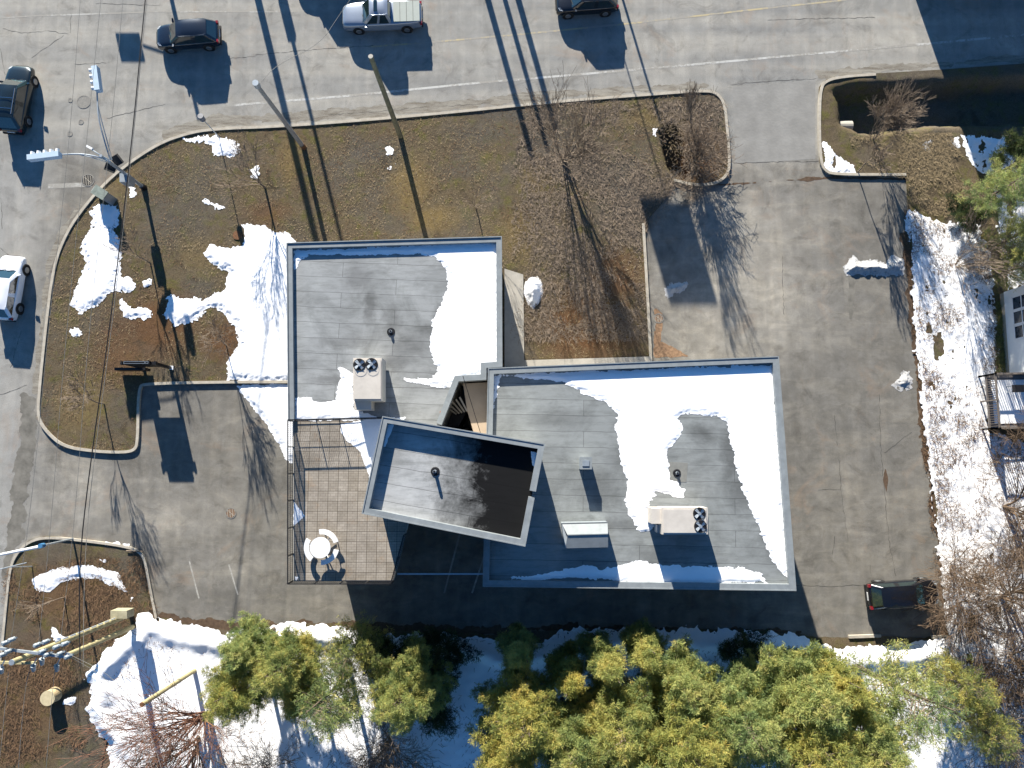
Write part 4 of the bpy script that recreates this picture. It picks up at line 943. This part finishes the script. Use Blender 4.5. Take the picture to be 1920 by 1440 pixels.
    m.add(core+top, [(k, (k+1) % 8, (k+1) % 8+8, k+8) for k in range(8)]+[tuple(range(8,16))]); cb = m.build('cabin', body, u, local=True); bv = cb.modifiers.new('b', 'BEVEL'); bv.width = .05; bv.segments = 3
    def pane(name, q, inset, parent=u, out=.012, mat=glassc):
        cc = Vector([sum(v[i] for v in q)/len(q) for i in range(3)]); nrm = (Vector(q[1])-Vector(q[0])).cross(Vector(q[2])-Vector(q[0])).normalized()
        if nrm.dot(cc-Vector((cc.x*.6, 0, .8))) < 0: nrm = -nrm
        vs = [Vector(v)+(cc-Vector(v)).normalized()*inset+nrm*out for v in q]; vb = [v-nrm*.03 for v in vs]; k = len(vs)
        MB().add(vs+vb, [tuple(range(k))]+[(i, i+k, (i+1) % k+k, (i+1) % k) for i in range(k)]).build(name, mat, parent, local=True)
    pane('windshield', [lp[0], tp2[0], tn[0], ln[0]], .05); pane('rear_window', [lp[3], tp2[3], tn[3], ln[3]], .10)
    for A_, B_ in ((lp, tp2), (ln, tn)):
        t0, t1 = .47, .53
        pane('side_window', [A_[1], B_[1], lerp(B_[1],B_[2],t0), lerp(A_[1],A_[2],t0)], .07); pane('side_window', [lerp(A_[1],A_[2],t1), lerp(B_[1],B_[2],t1), B_[2], A_[2]], .07)
    # roof skin, crowned
    m = MB(); nx, ny = 8, 6; x0, x1 = xr1-.02, xr0+.02; vs = []
    for i in range(nx+1):
        for j in range(ny+1):
            s, t_ = i/nx, j/ny*2-1; wv = wt*(.90+.12*math.sin(math.pi*min(1, max(0, s*.8+.1)))); x = x0+(x1-x0)*s
            vs.append((x, wv*t_, zr-.09+.09*(1-abs(t_)**3)*(1-abs(2*s-1)**4)))
    m.add(vs, [(i*(ny+1)+j, (i+1)*(ny+1)+j, (i+1)*(ny+1)+j+1, i*(ny+1)+j+1) for i in range(nx) for j in range(ny)])
    m.build('roof', rooff or body, u, smooth=True, local=True)
    if rails:
        for s in (-1, 1): MB().bar((x0+.2, s*wt*.88, zr+.03), (x1-.3, s*wt*.88, zr+.03), .035, .04).build('roof_rail', chrome, u, local=True)
        for x in (x0+.6, x0+1.4): MB().bar((x, -wt*.88, zr+.06), (x, wt*.88, zr+.06), .04, .03).build('cross_bar', chrome, u, local=True)
    if kind == 'pickup':
        MB().box(x0+.75, -wt*.62, zr+.003, x1-.35, wt*.62, zr+.012).build('sunroof', glassc, u, local=True)
        m = MB().box(-h+.14, -W*.80, 1.12, xe-.16, W*.80, 1.17)
        cov = m.build('bed_cover', simple('grey green bed cover', (.30,.33,.30), .5, .06), u, local=True); m = MB()
        for k in range(1, 4): x = -h+.14+(xe-.16+h-.14)*k/4; m.box(x-.012, -W*.8, 1.171, x+.012, W*.8, 1.178)
        m.build('seam', plastic, cov, local=True)
    for sx, rr in ((.305*L, .36), (-.30*L, .36)):
        for s in (-1, 1):
            wl = MB().tube((sx, s*(W-.22), rr), (sx, s*(W+.012), rr), rr, rr, 22).build('wheel', tyre, u, local=True)
            MB().tube((sx, s*(W+.013), rr), (sx, s*(W+.025), rr), rr*.62, rr*.58, 16).build('rim', rimm, wl, local=True)
            hp = MB().tube((sx, s*(W-.05), rr+.02), (sx, s*(W+.006), rr+.02), rr+.08, rr+.08, 22); hp.build('wheel_arch', plastic, u, local=True)
    for s in (-1, 1):
        MB().hexa([(h-.46,s*W*.90,.72),(h-.20,s*W*.80,.70),(h-.13,s*W*.58,.72),(h-.30,s*W*.60,.74),(h-.48,s*W*.88,.88),(h-.26,s*W*.78,.845),(h-.15,s*W*.56,.85),(h-.30,s*W*.60,.90)] if s > 0 else
                  [(h-.13,s*W*.58,.72),(h-.20,s*W*.80,.70),(h-.46,s*W*.90,.72),(h-.30,s*W*.60,.74),(h-.15,s*W*.56,.85),(h-.26,s*W*.78,.845),(h-.48,s*W*.88,.88),(h-.30,s*W*.60,.90)]).build('headlight', clearl, u, local=True)
        MB().box(-h-.01, s*W*.80-.10, .78, -h+.16, s*W*.80+.10, 1.0).build('taillight', redl, u, local=True)
        MB().hexa([(xw-.38,s*W*.93,1.0),(xw-.22,s*W*.93,1.0),(xw-.22,s*(W+.2),1.02),(xw-.34,s*(W+.2),1.02),(xw-.38,s*W*.93,1.1),(xw-.22,s*W*.93,1.1),(xw-.24,s*(W+.2),1.18),(xw-.34,s*(W+.2),1.18)]).build('mirror', body, u, local=True)
    MB().box(h-.06, -W*.5, .42, h+.015, W*.5, .66).build('grille', plastic, u, local=True)
    m = MB().box(-h-.02, -.28, .62, -h+.04, .28, .74); m.build('number_plate', simple('plate white', (.6,.6,.6), .5), u, local=True)
    MB().box(-h-.03, -W*.8, .36, -h+.06, W*.8, .5).build('bumper', plastic, u, local=True)
    m = MB()
    for k in range(2): y = W*(.52 if k else -.52); m.bar((xw+.1, y, prof[-4][2]+.06), (h-.35, y*.9, prof[-3][2]+.03), .02, .012)
    m.build('hood_crease', body, u, local=True) if False else None
    m = MB().bar((xw+.02, -W*.6, zbelt+.06), (xw-.1, -.05, zbelt+.1), .025); m.bar((xw+.02, .1, zbelt+.06), (xw-.1, W*.6, zbelt+.1), .025); m.build('wiper', plastic, u, local=True)
    return u
navy = paint('dark navy paint', (.010,.016,.028)); black = paint('black paint', (.008,.009,.012)); silver = paint('silver grey paint', (.30,.34,.40), .3, .5)
whitec = paint('white paint gloss', (.74,.76,.80), .3, 0); green = paint('very dark green paint', (.010,.018,.020))
car('suv', 'dark navy suv driving west on the road just left of the silver pickup', 'car', (291,68), (410,60), 1.88, 1.68, navy)
car('pickup_truck', 'silver grey pickup truck with a glass sunroof and a covered bed on the road', 'truck', (641,30), (791,25), 2.0, 1.95, silver, 'pickup')
car('suv', 'black suv cut by the top edge right of the pickup truck', 'car', (1042,3), (1158,-4), 1.85, 1.68, black)
car('suv', 'black suv with silver roof rails heading up the side street', 'car', (38,121), (18,246), 1.92, 1.75, green, rails=True)
car('hatchback', 'white car heading up the side street beside the lawn corner', 'car', (22,478), (2,599), 1.85, 1.55, whitec)
car('suv', 'black car parked under bare branches at the lower right of the lot', 'car', (1762,1110), (1629,1119), 1.86, 1.5, black)
car('van', 'tall dark van on the far lane above the picture, its shadow left of the pickup', 'van', (545,-62), (672,-68), 1.95, 2.0, black, 'suv')

# ------------------------------------------------------------------ trees
def tubes(segs, n=4):
    """segs: (p0,p1,r0,r1) arrays -> V,F"""
    A = np.array([list(s[0]) for s in segs]); B = np.array([list(s[1]) for s in segs]); r0 = np.array([s[2] for s in segs]); r1 = np.array([s[3] for s in segs])
    D = B-A; D /= np.linalg.norm(D, axis=1)[:, None]+1e-9; U = np.where(np.abs(D[:, 2:3]) < .9, np.array([[0,0,1.]]), np.array([[1.,0,0]]))
    E1 = np.cross(D, U); E1 /= np.linalg.norm(E1, axis=1)[:, None]+1e-9; E2 = np.cross(D, E1); V = []
    for c, r in ((A, r0), (B, r1)):
        for k in range(n):
            t = 2*math.pi*k/n; V.append(c+E1*(math.cos(t)*r)[:, None]+E2*(math.sin(t)*r)[:, None])
    V = np.stack(V, 1); m = len(segs); F = []
    base = np.arange(m)*2*n
    for k in range(n): F.append(np.stack([base+k, base+k+n, base+(k+1) % n+n, base+(k+1) % n], 1))
    return V.reshape(-1, 3), np.concatenate(F)
def grow(rng, p, d, L, r, lev, segs, spread, up, nb, curve=.25, minr=.006):
    k = max(2, int(3-lev*.3)+2); q = Vector(p); dd = Vector(d).normalized(); pts = [(q.copy(), dd.copy(), r)]
    for i in range(k):
        dd = (dd+Vector((rng.gauss(0,curve), rng.gauss(0,curve), rng.gauss(0,curve)*.6+up))*.5).normalized()
        q2 = q+dd*L/k; ra = r*(1-.6*i/k); rb = r*(1-.6*(i+1)/k); segs.append((q, q2, max(ra,minr), max(rb,minr*.8))); q = q2; pts.append((q.copy(), dd.copy(), rb))
    if lev <= 0: return
    for i in range(nb):
        t = rng.uniform(.3, 1.0) if i else 1.0; j = min(k, max(1, int(t*k+.5))); bp, bd, br = pts[j]
        ax = bd.cross(Vector((rng.gauss(0,1), rng.gauss(0,1), rng.gauss(0,1)))).normalized(); nd = Matrix.Rotation(rng.uniform(.5, 1)*spread, 3, ax) @ bd
        grow(rng, bp, nd, L*rng.uniform(.5, .8), br*.62, lev-1, segs, spread, up, nb, curve, minr)
def bare(px, py, h, label, seed, trunk=.07, tfrac=.35, lev=4, nb=4, spread=.75, up=.12, lean=(0,0), mat=bark, name='bare_tree', cat='tree', group=None, stems=1, tl=.6, minr=.012, z=.1):
    rng = random.Random(seed); c = P(px, py, z); u = empty(name, c, label, cat, group)
    ts, cs = [], []
    for s in range(stems):
        d = Vector((lean[0], lean[1], 1)) if stems == 1 else Vector((lean[0]+rng.gauss(0,tl), lean[1]+rng.gauss(0,tl), 1))
        d.normalize(); th = h*tfrac; q = Vector((0,0,-.1)); dd = d.copy(); pts = []
        for i in range(5):
            q2 = q+dd*th/5; ts.append((q, q2, trunk*(1-.09*i), trunk*(1-.09*(i+1)))); q = q2; pts.append(q.copy()); dd = (dd+Vector((rng.gauss(0,.07), rng.gauss(0,.07), .02))).normalized()
        for i in range(nb+2):
            bp = pts[-1] if i < 2 else pts[rng.randint(2, 4)]
            ax = dd.cross(Vector((rng.gauss(0,1), rng.gauss(0,1), .01))).normalized(); nd = Matrix.Rotation(rng.uniform(.25, 1)*spread*(0.4 if i == 0 else 1), 3, ax) @ dd
            grow(rng, bp, nd, h*(1-tfrac)*rng.uniform(.42, .6), trunk*.5, lev-1, cs, spread*.8, up, nb, .22, minr)
    V, F = tubes(ts, 7); o = npmesh('trunk', V, F, mat, smooth=True, parent=u)
    V, F = tubes(cs, 3); o = npmesh('branches', V, F, mat, parent=u); return u
G = 'bare saplings on the lawns'
bare(1056,300,6.2,'large multi stemmed bare shrub by the road kerb in the middle of the lawn',1,.06,.25,4,3,.6,.12,mat=twig,name='bare_shrub',cat='shrub',stems=8,tl=.3)
bare(1302,300,3.0,'brown twiggy bush filling the corner island beside the driveway',2,.03,.15,4,3,.9,.05,mat=twig,name='bare_shrub',cat='shrub',stems=12,tl=.6)
bare(1608,322,3.8,'thin sapling by the snow corner with its shadow crossing the kerb',3,.05,.4,4,4,.7,.1,mat=twig,group=G)
bare(1638,262,4.2,'twiggy shrub on the bank of the shaded ditch',4,.03,.3,4,4,.7,.1,mat=twig,name='bare_shrub',cat='shrub',stems=4,tl=.25)
bare(893,392,4.2,'small bare tree with a dark foot above the north west roof',5,.05,.4,4,3,.6,.15,mat=twig,group=G)
bare(497,352,5.0,'bare tree between the road kerb and the big lawn snow patch',6,.09,.3,4,4,.8,.1,mat=twig,group=G)
bare(282,493,4.0,'sapling beside the long snow patch under the thick cable',7,.05,.45,4,3,.7,.1,mat=twig,group=G)
bare(424,646,4.2,'sapling on the brown round patch beside the big snow field',8,.05,.4,4,4,.75,.08,mat=twig,group=G)
bare(195,757,4.4,'sapling at the lower end of the left lawn',9,.055,.4,4,4,.7,.1,mat=twig,group=G)
bare(1036,535,2.6,'very thin sapling right of the oval snow mound',10,.025,.5,2,3,.6,.1,mat=twig,group=G)
bare(1325,395,5.2,'slender bare tree at the kink of the lot edge',19,.06,.35,4,4,.55,.15,mat=twig,group=G) if False else None
bare(1290,262,6.2,'taller bare tree behind the corner island whose shadow fans over the lot',19,.055,.45,4,4,.45,.2,mat=twig,group=G)
bare(120,1120,3.6,'pale sapling on the lower left island',11,.045,.35,3,3,.9,.05,mat=twig,group=G)
bare(398,1338,7.5,'large bare tree with reddish twigs at the bottom left',12,.13,.15,4,4,.8,.1,lean=(-.4,-.15),mat=twigr,stems=4,tl=.45)
bare(375,1380,6.0,'bare dark tree leaning over the snow at the bottom edge',22,.12,.2,4,4,.8,.08,lean=(-.3,-.3),mat=bark,stems=3,tl=.5)
bare(728,1378,4.6,'bare brush clump with pale stems below the round pine',13,.06,.15,4,4,.9,.03,lean=(-.1,-.3),mat=twig,name='bare_shrub',cat='shrub',stems=7,tl=.6)
bare(500,1440,4.6,'bare brush at the bottom edge between two pines',33,.05,.15,4,4,.9,.03,mat=twig,name='bare_shrub',cat='shrub',stems=5,tl=.5)
bare(1875,1120,8.5,'large bare tree at the right edge reaching over the parked black car',14,.10,.2,5,4,.85,.03,lean=(-.2,0),mat=twigd,stems=5,tl=.7,minr=.011)
bare(1880,950,8.0,'bare tree at the right edge below the wooden porch',15,.09,.2,5,4,.85,.03,mat=twigd,stems=4,tl=.6,minr=.011)
bare(1800,1130,4.2,'bare twiggy tree at the kerb reaching over the bonnet of the parked black car',43,.05,.2,4,4,.8,.02,lean=(-.75,.15),mat=twigd,stems=4,tl=.5)
bare(1790,500,4.2,'thin brown shrub on the snow strip with long twigs',16,.035,.15,4,3,.7,.05,lean=(.5,.2),mat=twig,name='bare_shrub',cat='shrub',stems=6,tl=.45)
bare(1850,1240,4.5,'tangle of brown brush in the lower right corner',17,.04,.15,4,3,.9,.03,mat=twigd,name='bare_shrub',cat='shrub',stems=6,tl=.7)
bare(1780,1060,3.0,'low brush beside the kerb above the parked black car',18,.03,.15,4,3,.9,.03,mat=twigd,name='bare_shrub',cat='shrub',stems=6,tl=.6)

def tree_mesh(seed, h, r, dens, leafm, base=.25, nl=.22, prof=1.0, asc=.25, thin=1.0):
    rng = np.random.default_rng(seed); pr = random.Random(seed); segs = []; C = []; Dn = []
    nlimb = int(11*h*.55); tk = []
    q = Vector((0,0,-.2)); bend = Vector((pr.gauss(0,.03), pr.gauss(0,.03), 1)).normalized()
    for i in range(8): q2 = q+bend*(h+.2)/8; tk.append((q, q2, .018*h*(1-i/8.6)+.015, .018*h*(1-(i+1)/8.6)+.015)); q = q2; bend = (bend+Vector((pr.gauss(0,.02), pr.gauss(0,.02), 0))).normalized()
    for i in range(nlimb):
        t = base+(1-base)*(i+pr.random())/nlimb; z = h*t*.98; f = (1-(t-base)/(1-base)); 
        ll = r*(f**.55*prof+.10)*pr.uniform(.5, 1.2)*(1.0 if f < .8 else 1-.8*(f-.8)); an = i*2.4+pr.gauss(0,.35); cen = Vector((0,0,z))+Vector((bend.x*z*0, 0, 0))
        d = Vector((math.cos(an), math.sin(an), asc*pr.uniform(.3, 1.6))).normalized(); p = cen; k = 5; pts = [p]
        for j in range(k):
            d = (d+Vector((pr.gauss(0,.09), pr.gauss(0,.09), .07))).normalized(); p2 = p+d*ll/k; segs.append((p, p2, .028*(1-j/k)*ll/2.5+.010, .028*(1-(j+1)/k)*ll/2.5+.008)); p = p2; pts.append(p)
        s = ll*.28
        while s < ll:
            j = min(k-1, int(s/ll*k)); pp = pts[j].lerp(pts[j+1], s/ll*k-j); dd = (pts[j+1]-pts[j]).normalized(); side = Vector((-dd.y, dd.x, 0)).normalized()
            for sg in (-1, 1):
                if pr.random() > thin: continue
                bl = min(1.25, .25+.45*(ll-s))*pr.uniform(.6, 1.15); bd = (dd*.75+side*sg+Vector((0,0,pr.gauss(.15,.2)))).normalized(); e = pp+bd*bl; segs.append((pp, e, .010, .005))
                u = .18
                while u <= bl: C.append(list(pp+bd*u+Vector((pr.gauss(0,.05), pr.gauss(0,.05), pr.gauss(0,.05))))); Dn.append(list(bd)); u += .17
            s += .20
        C.append(list(p)); Dn.append(list(d))
    for i in range(5): C.append([0,0,h-i*.2]); Dn.append([0,0,1])
    C = np.array(C); Dn = np.array(Dn); n = len(C); K = dens
    Cn = np.repeat(C, K, 0); D0 = np.repeat(Dn, K, 0); dirs = rng.normal(size=(n*K, 3)); dirs[:, 2] = dirs[:, 2]*.8+.35; dirs = dirs/np.linalg.norm(dirs, axis=1)[:, None]+D0*.45
    dirs /= np.linalg.norm(dirs, axis=1)[:, None]; ln = nl*rng.uniform(.6, 1.25, (n*K, 1)); sd_ = np.cross(dirs, rng.normal(size=(n*K, 3))); sd_ /= np.linalg.norm(sd_, axis=1)[:, None]; wd_ = .0125*rng.uniform(.8, 1.5, (n*K, 1))
    o = Cn+rng.normal(size=(n*K, 3))*.07
    V = np.stack([o-sd_*wd_*.6, o+dirs*ln-sd_*wd_, o+dirs*ln+sd_*wd_, o+sd_*wd_*.6], 1).reshape(-1, 3); F = np.arange(n*K*4).reshape(-1, 4)
    cl = rng.random(n)*.45+vnn(C*.9, seed)*.75; dead = rng.random(n) < .04; cl = np.where(dead, 1.0, cl-.12)
    tint = np.clip(np.repeat(np.repeat(cl, K)+rng.normal(size=n*K)*.10, 4), 0, 1)
    return segs, tk, V, F, tint
def vnn(C, seed): return vn(C[:, 0]+C[:, 2]*.7, C[:, 1]-C[:, 2]*.5, seed)
protos = {}
def make_proto(key, *a, **k):
    segs, tk, V, F, tint = tree_mesh(*a, **k); root = bpy.data.objects.new('pine_tree', None); root.empty_display_size = .3; COL.objects.link(root)
    lm = a[4]; V2, F2 = tubes(tk, 7); npmesh('trunk', V2, F2, bark, smooth=True, parent=root); V2, F2 = tubes(segs, 3); npmesh('limbs', V2, F2, twig, parent=root)
    npmesh('crown', V, F, lm, tint, parent=root); protos[key] = [root, False]
make_proto('a', 101, 12.5, 3.9, 21, leaf, base=.3, thin=.8); make_proto('b', 102, 12.0, 3.4, 21, leaf, asc=.4, base=.3, thin=.8); make_proto('c', 103, 13.0, 4.2, 20, leaf, base=.3, thin=.8)
make_proto('s', 104, 9.5, 3.0, 11, leaf, thin=.5); make_proto('d', 105, 4.2, 2.5, 18, leafd, base=.08, prof=1.0); make_proto('e', 106, 11.0, 2.4, 22, leaf, prof=.8, asc=.5)
def pine(key, px, py, label, h0=7.0, s=1.0, rz=0, sz=1.0, group='pines along the south edge', cat='pine tree'):
    pr = protos[key]; 
    if not pr[1]: o = pr[0]; pr[1] = True
    else: o = copy_tree(pr[0])
    p = P(px, py, h0); o.location = (p.x, p.y, .08); o.rotation_euler = (0, 0, rz); o.scale = (s, s, s*sz); tag(o, label, cat, group)
pine('b', 415, 1250, 'yellowish pine right of the short bare pole, at the left end of the row', 9, .62, .3)
pine('a', 405, 1325, 'green pine crown at the left end of the row beside the short pole', 8.5, .66, 1.2)
pine('c', 500, 1275, 'broad golden pine in the middle of the left group', 9, .68, 3.3)
pine('b', 525, 1350, 'pine of the left group nearest the bottom edge', 8.5, .55, 2.0)
pine('s', 612, 1320, 'thin see through pine between the left group and the round pine', 6.5, .95, 2.2)
pine('s', 650, 1235, 'pale sparse pine left of the dark shaded spruces', 6.0, .8, 4.2)
pine('a', 748, 1322, 'round bright green pine standing alone over the snow', 8.5, .74, .9)
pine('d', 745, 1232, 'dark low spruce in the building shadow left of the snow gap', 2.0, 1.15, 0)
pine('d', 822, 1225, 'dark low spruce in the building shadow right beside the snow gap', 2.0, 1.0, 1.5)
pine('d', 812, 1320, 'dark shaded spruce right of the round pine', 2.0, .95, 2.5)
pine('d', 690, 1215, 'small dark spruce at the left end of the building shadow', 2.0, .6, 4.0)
pine('e', 970, 1243, 'small pine top just below the office shadow, left of the middle', 8.5, .75, 1)
pine('c', 985, 1353, 'broad pine at the left end of the dense right hand group', 8.5, .85, 1.7)
pine('b', 960, 1438, 'green pine at the bottom edge below the left end of the dense group', 8.5, .8, .7)
pine('b', 1075, 1413, 'pine at the bottom edge between the broad pine and the central ones', 9, .9, 3.1)
pine('e', 1072, 1280, 'slim pine between the small pine top and the pointed ones', 8.0, .8, 5.1)
pine('e', 1140, 1258, 'narrow pine with a pointed top in the office shadow, left one', 8.5, .85, .4)
pine('e', 1222, 1243, 'narrow pine with a pointed top in the office shadow, right one', 8.5, .8, 2.4)
pine('b', 1290, 1298, 'bushy pine on the upper edge of the dense group left of the dark gap', 8.5, .8, .2)
pine('c', 1165, 1370, 'large pine in the centre of the dense right hand group', 9, .85, 2.9)
pine('a', 1180, 1443, 'pine cut by the bottom edge below the centre of the dense group', 9, .9, 1.4)
pine('a', 1285, 1398, 'golden tinged pine below the dark gap', 9.0, .98, 4.2)
pine('b', 1350, 1458, 'pine cut by the bottom edge right of the golden tinged one', 9.0, .8, 4.9)
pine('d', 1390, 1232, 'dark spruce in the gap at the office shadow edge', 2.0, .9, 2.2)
pine('c', 1410, 1370, 'large pine right of the golden tinged one', 9, .85, 5.1)
pine('b', 1510, 1306, 'green pine standing where the office shadow ends', 8.5, .95, 1.1)
pine('a', 1520, 1388, 'broad pine near the bottom edge at the right part of the group', 9, .95, .9)
pine('e', 1590, 1293, 'slender pine at the upper right end of the dense group', 8, .9, 2.9)
pine('c', 1640, 1408, 'large pine at the right end of the dense group by the bottom edge', 9, .85, 3.6)
pine('s', 1690, 1300, 'thin pine over the white snow at the right end of the row', 6.0, 1.1, .5)
bare(1830,1330,5.0,'pale tangled bare shrub over littered snow in the lower right corner',41,.04,.12,4,4,.95,.03,mat=twig,name='bare_shrub',cat='shrub',stems=6,tl=.8)
pine('s', 1840, 1300, 'sparse see through pine among the bare brush in the lower right corner', 6.0, .7, 1.9)
bare(1890,1230,7,'bare tree at the right frame edge below the tree that overhangs the car',42,.07,.2,4,4,.85,.03,mat=twigd,stems=3,tl=.6)
pine('s', 1890, 1390, 'small sparse pine in the far lower right corner', 6.0, .7, 4.3)
NG = 'conifers by the neighbour house'
pine('s', 1870, 360, 'loose olive conifer at the shadow edge in the upper right', 3.5, .75, .7, 1, NG, 'conifer')
pine('d', 1915, 300, 'conifer at the right edge inside the big shadow', 2.5, 1.1, 1.9, 1, NG, 'conifer')
pine('d', 1830, 400, 'low green conifer above the long snow strip', 1.6, .8, 3.9, .7, NG, 'conifer')
pine('s', 1912, 440, 'sparse conifer over snow above the white house', 3.5, .7, .9, 1, NG, 'conifer')
pine('s', 1905, 500, 'loose conifer right above the white house corner', 3.0, .6, 4.9, 1, NG, 'conifer')
# leaf litter and twigs on the snow and lawns
def scatter(polys, n, seed, ln, mat, name, zt=.16, lay=True):
    rng = np.random.default_rng(seed); ps = [PL(p) for p in polys]; b = bb(ps, 0); X = rng.uniform(b[0], b[2], n*4); Y = rng.uniform(b[1], b[3], n*4); F = np.full(X.shape, -1e9)
    for p in ps: F = np.maximum(F, sdf(p, X, Y))
    k = (F > 0) & (fbm(X, Y, .5, 4, seed)+rng.normal(size=X.shape)*.08 > .0); X, Y = X[k][:n], Y[k][:n]; m = len(X); an = rng.uniform(0, 6.28, m); L = ln*rng.uniform(.3, 1.3, m)**1.5
    D = np.stack([np.cos(an)*L, np.sin(an)*L, rng.uniform(0, .5, m)*L], 1); N_ = np.stack([-np.sin(an), np.cos(an), np.zeros(m)], 1)*.011*rng.uniform(.6, 1.8, (m, 1)); O = np.stack([X, Y, np.full(m, zt)], 1)
    V = np.stack([O-N_, O+D-N_*.5, O+D+N_*.5, O+N_], 1).reshape(-1, 3); return tag(npmesh(name, V, np.arange(m*4).reshape(-1, 4), mat), kind='stuff')
straw = simple('dry straw', (.25,.19,.11), .9, .35, 5); brownl = simple('dry brown leaves', (.15,.09,.05), .9, .4, 5)
LW = [(x, y) for x, y in C1]
scatter([LW], 34000, 1, .13, straw, 'dry_grass', .10); scatter([LW], 24000, 2, .12, brownl, 'dry_grass', .10)
scatter([[(1000,190),(1360,190),(1366,340),(1200,440),(1215,640),(960,640),(960,300)]], 30000, 7, .28, twig, 'dry_grass', .12)
scatter([[(1590,258),(1780,250),(1830,360),(1860,420),(1710,400),(1700,335),(1610,328)]], 16000, 3, .18, straw, 'dry_grass', .14)
scatter([EAST], 26000, 4, .28, brownl, 'leaf_litter', .19); scatter([SOS], 22000, 5, .30, brownl, 'leaf_litter', .28); scatter([[(20,1060),(270,1040),(295,1150),(160,1400),(0,1440),(-60,1300)]], 16000, 6, .25, brownl, 'dry_grass', .10)
scatter([[(1853,440),(1885,440),(1890,700),(1862,700),(1868,600)]], 9000, 8, .3, simple('mossy green grass', (.17,.16,.05), .9, .35, 5), 'dry_grass', .14)
scatter([[(1690,395),(1712,395),(1795,1190),(1765,1190),(1735,900)]], 9000, 9, .2, brownl, 'leaf_litter', .06)
flatm = grass
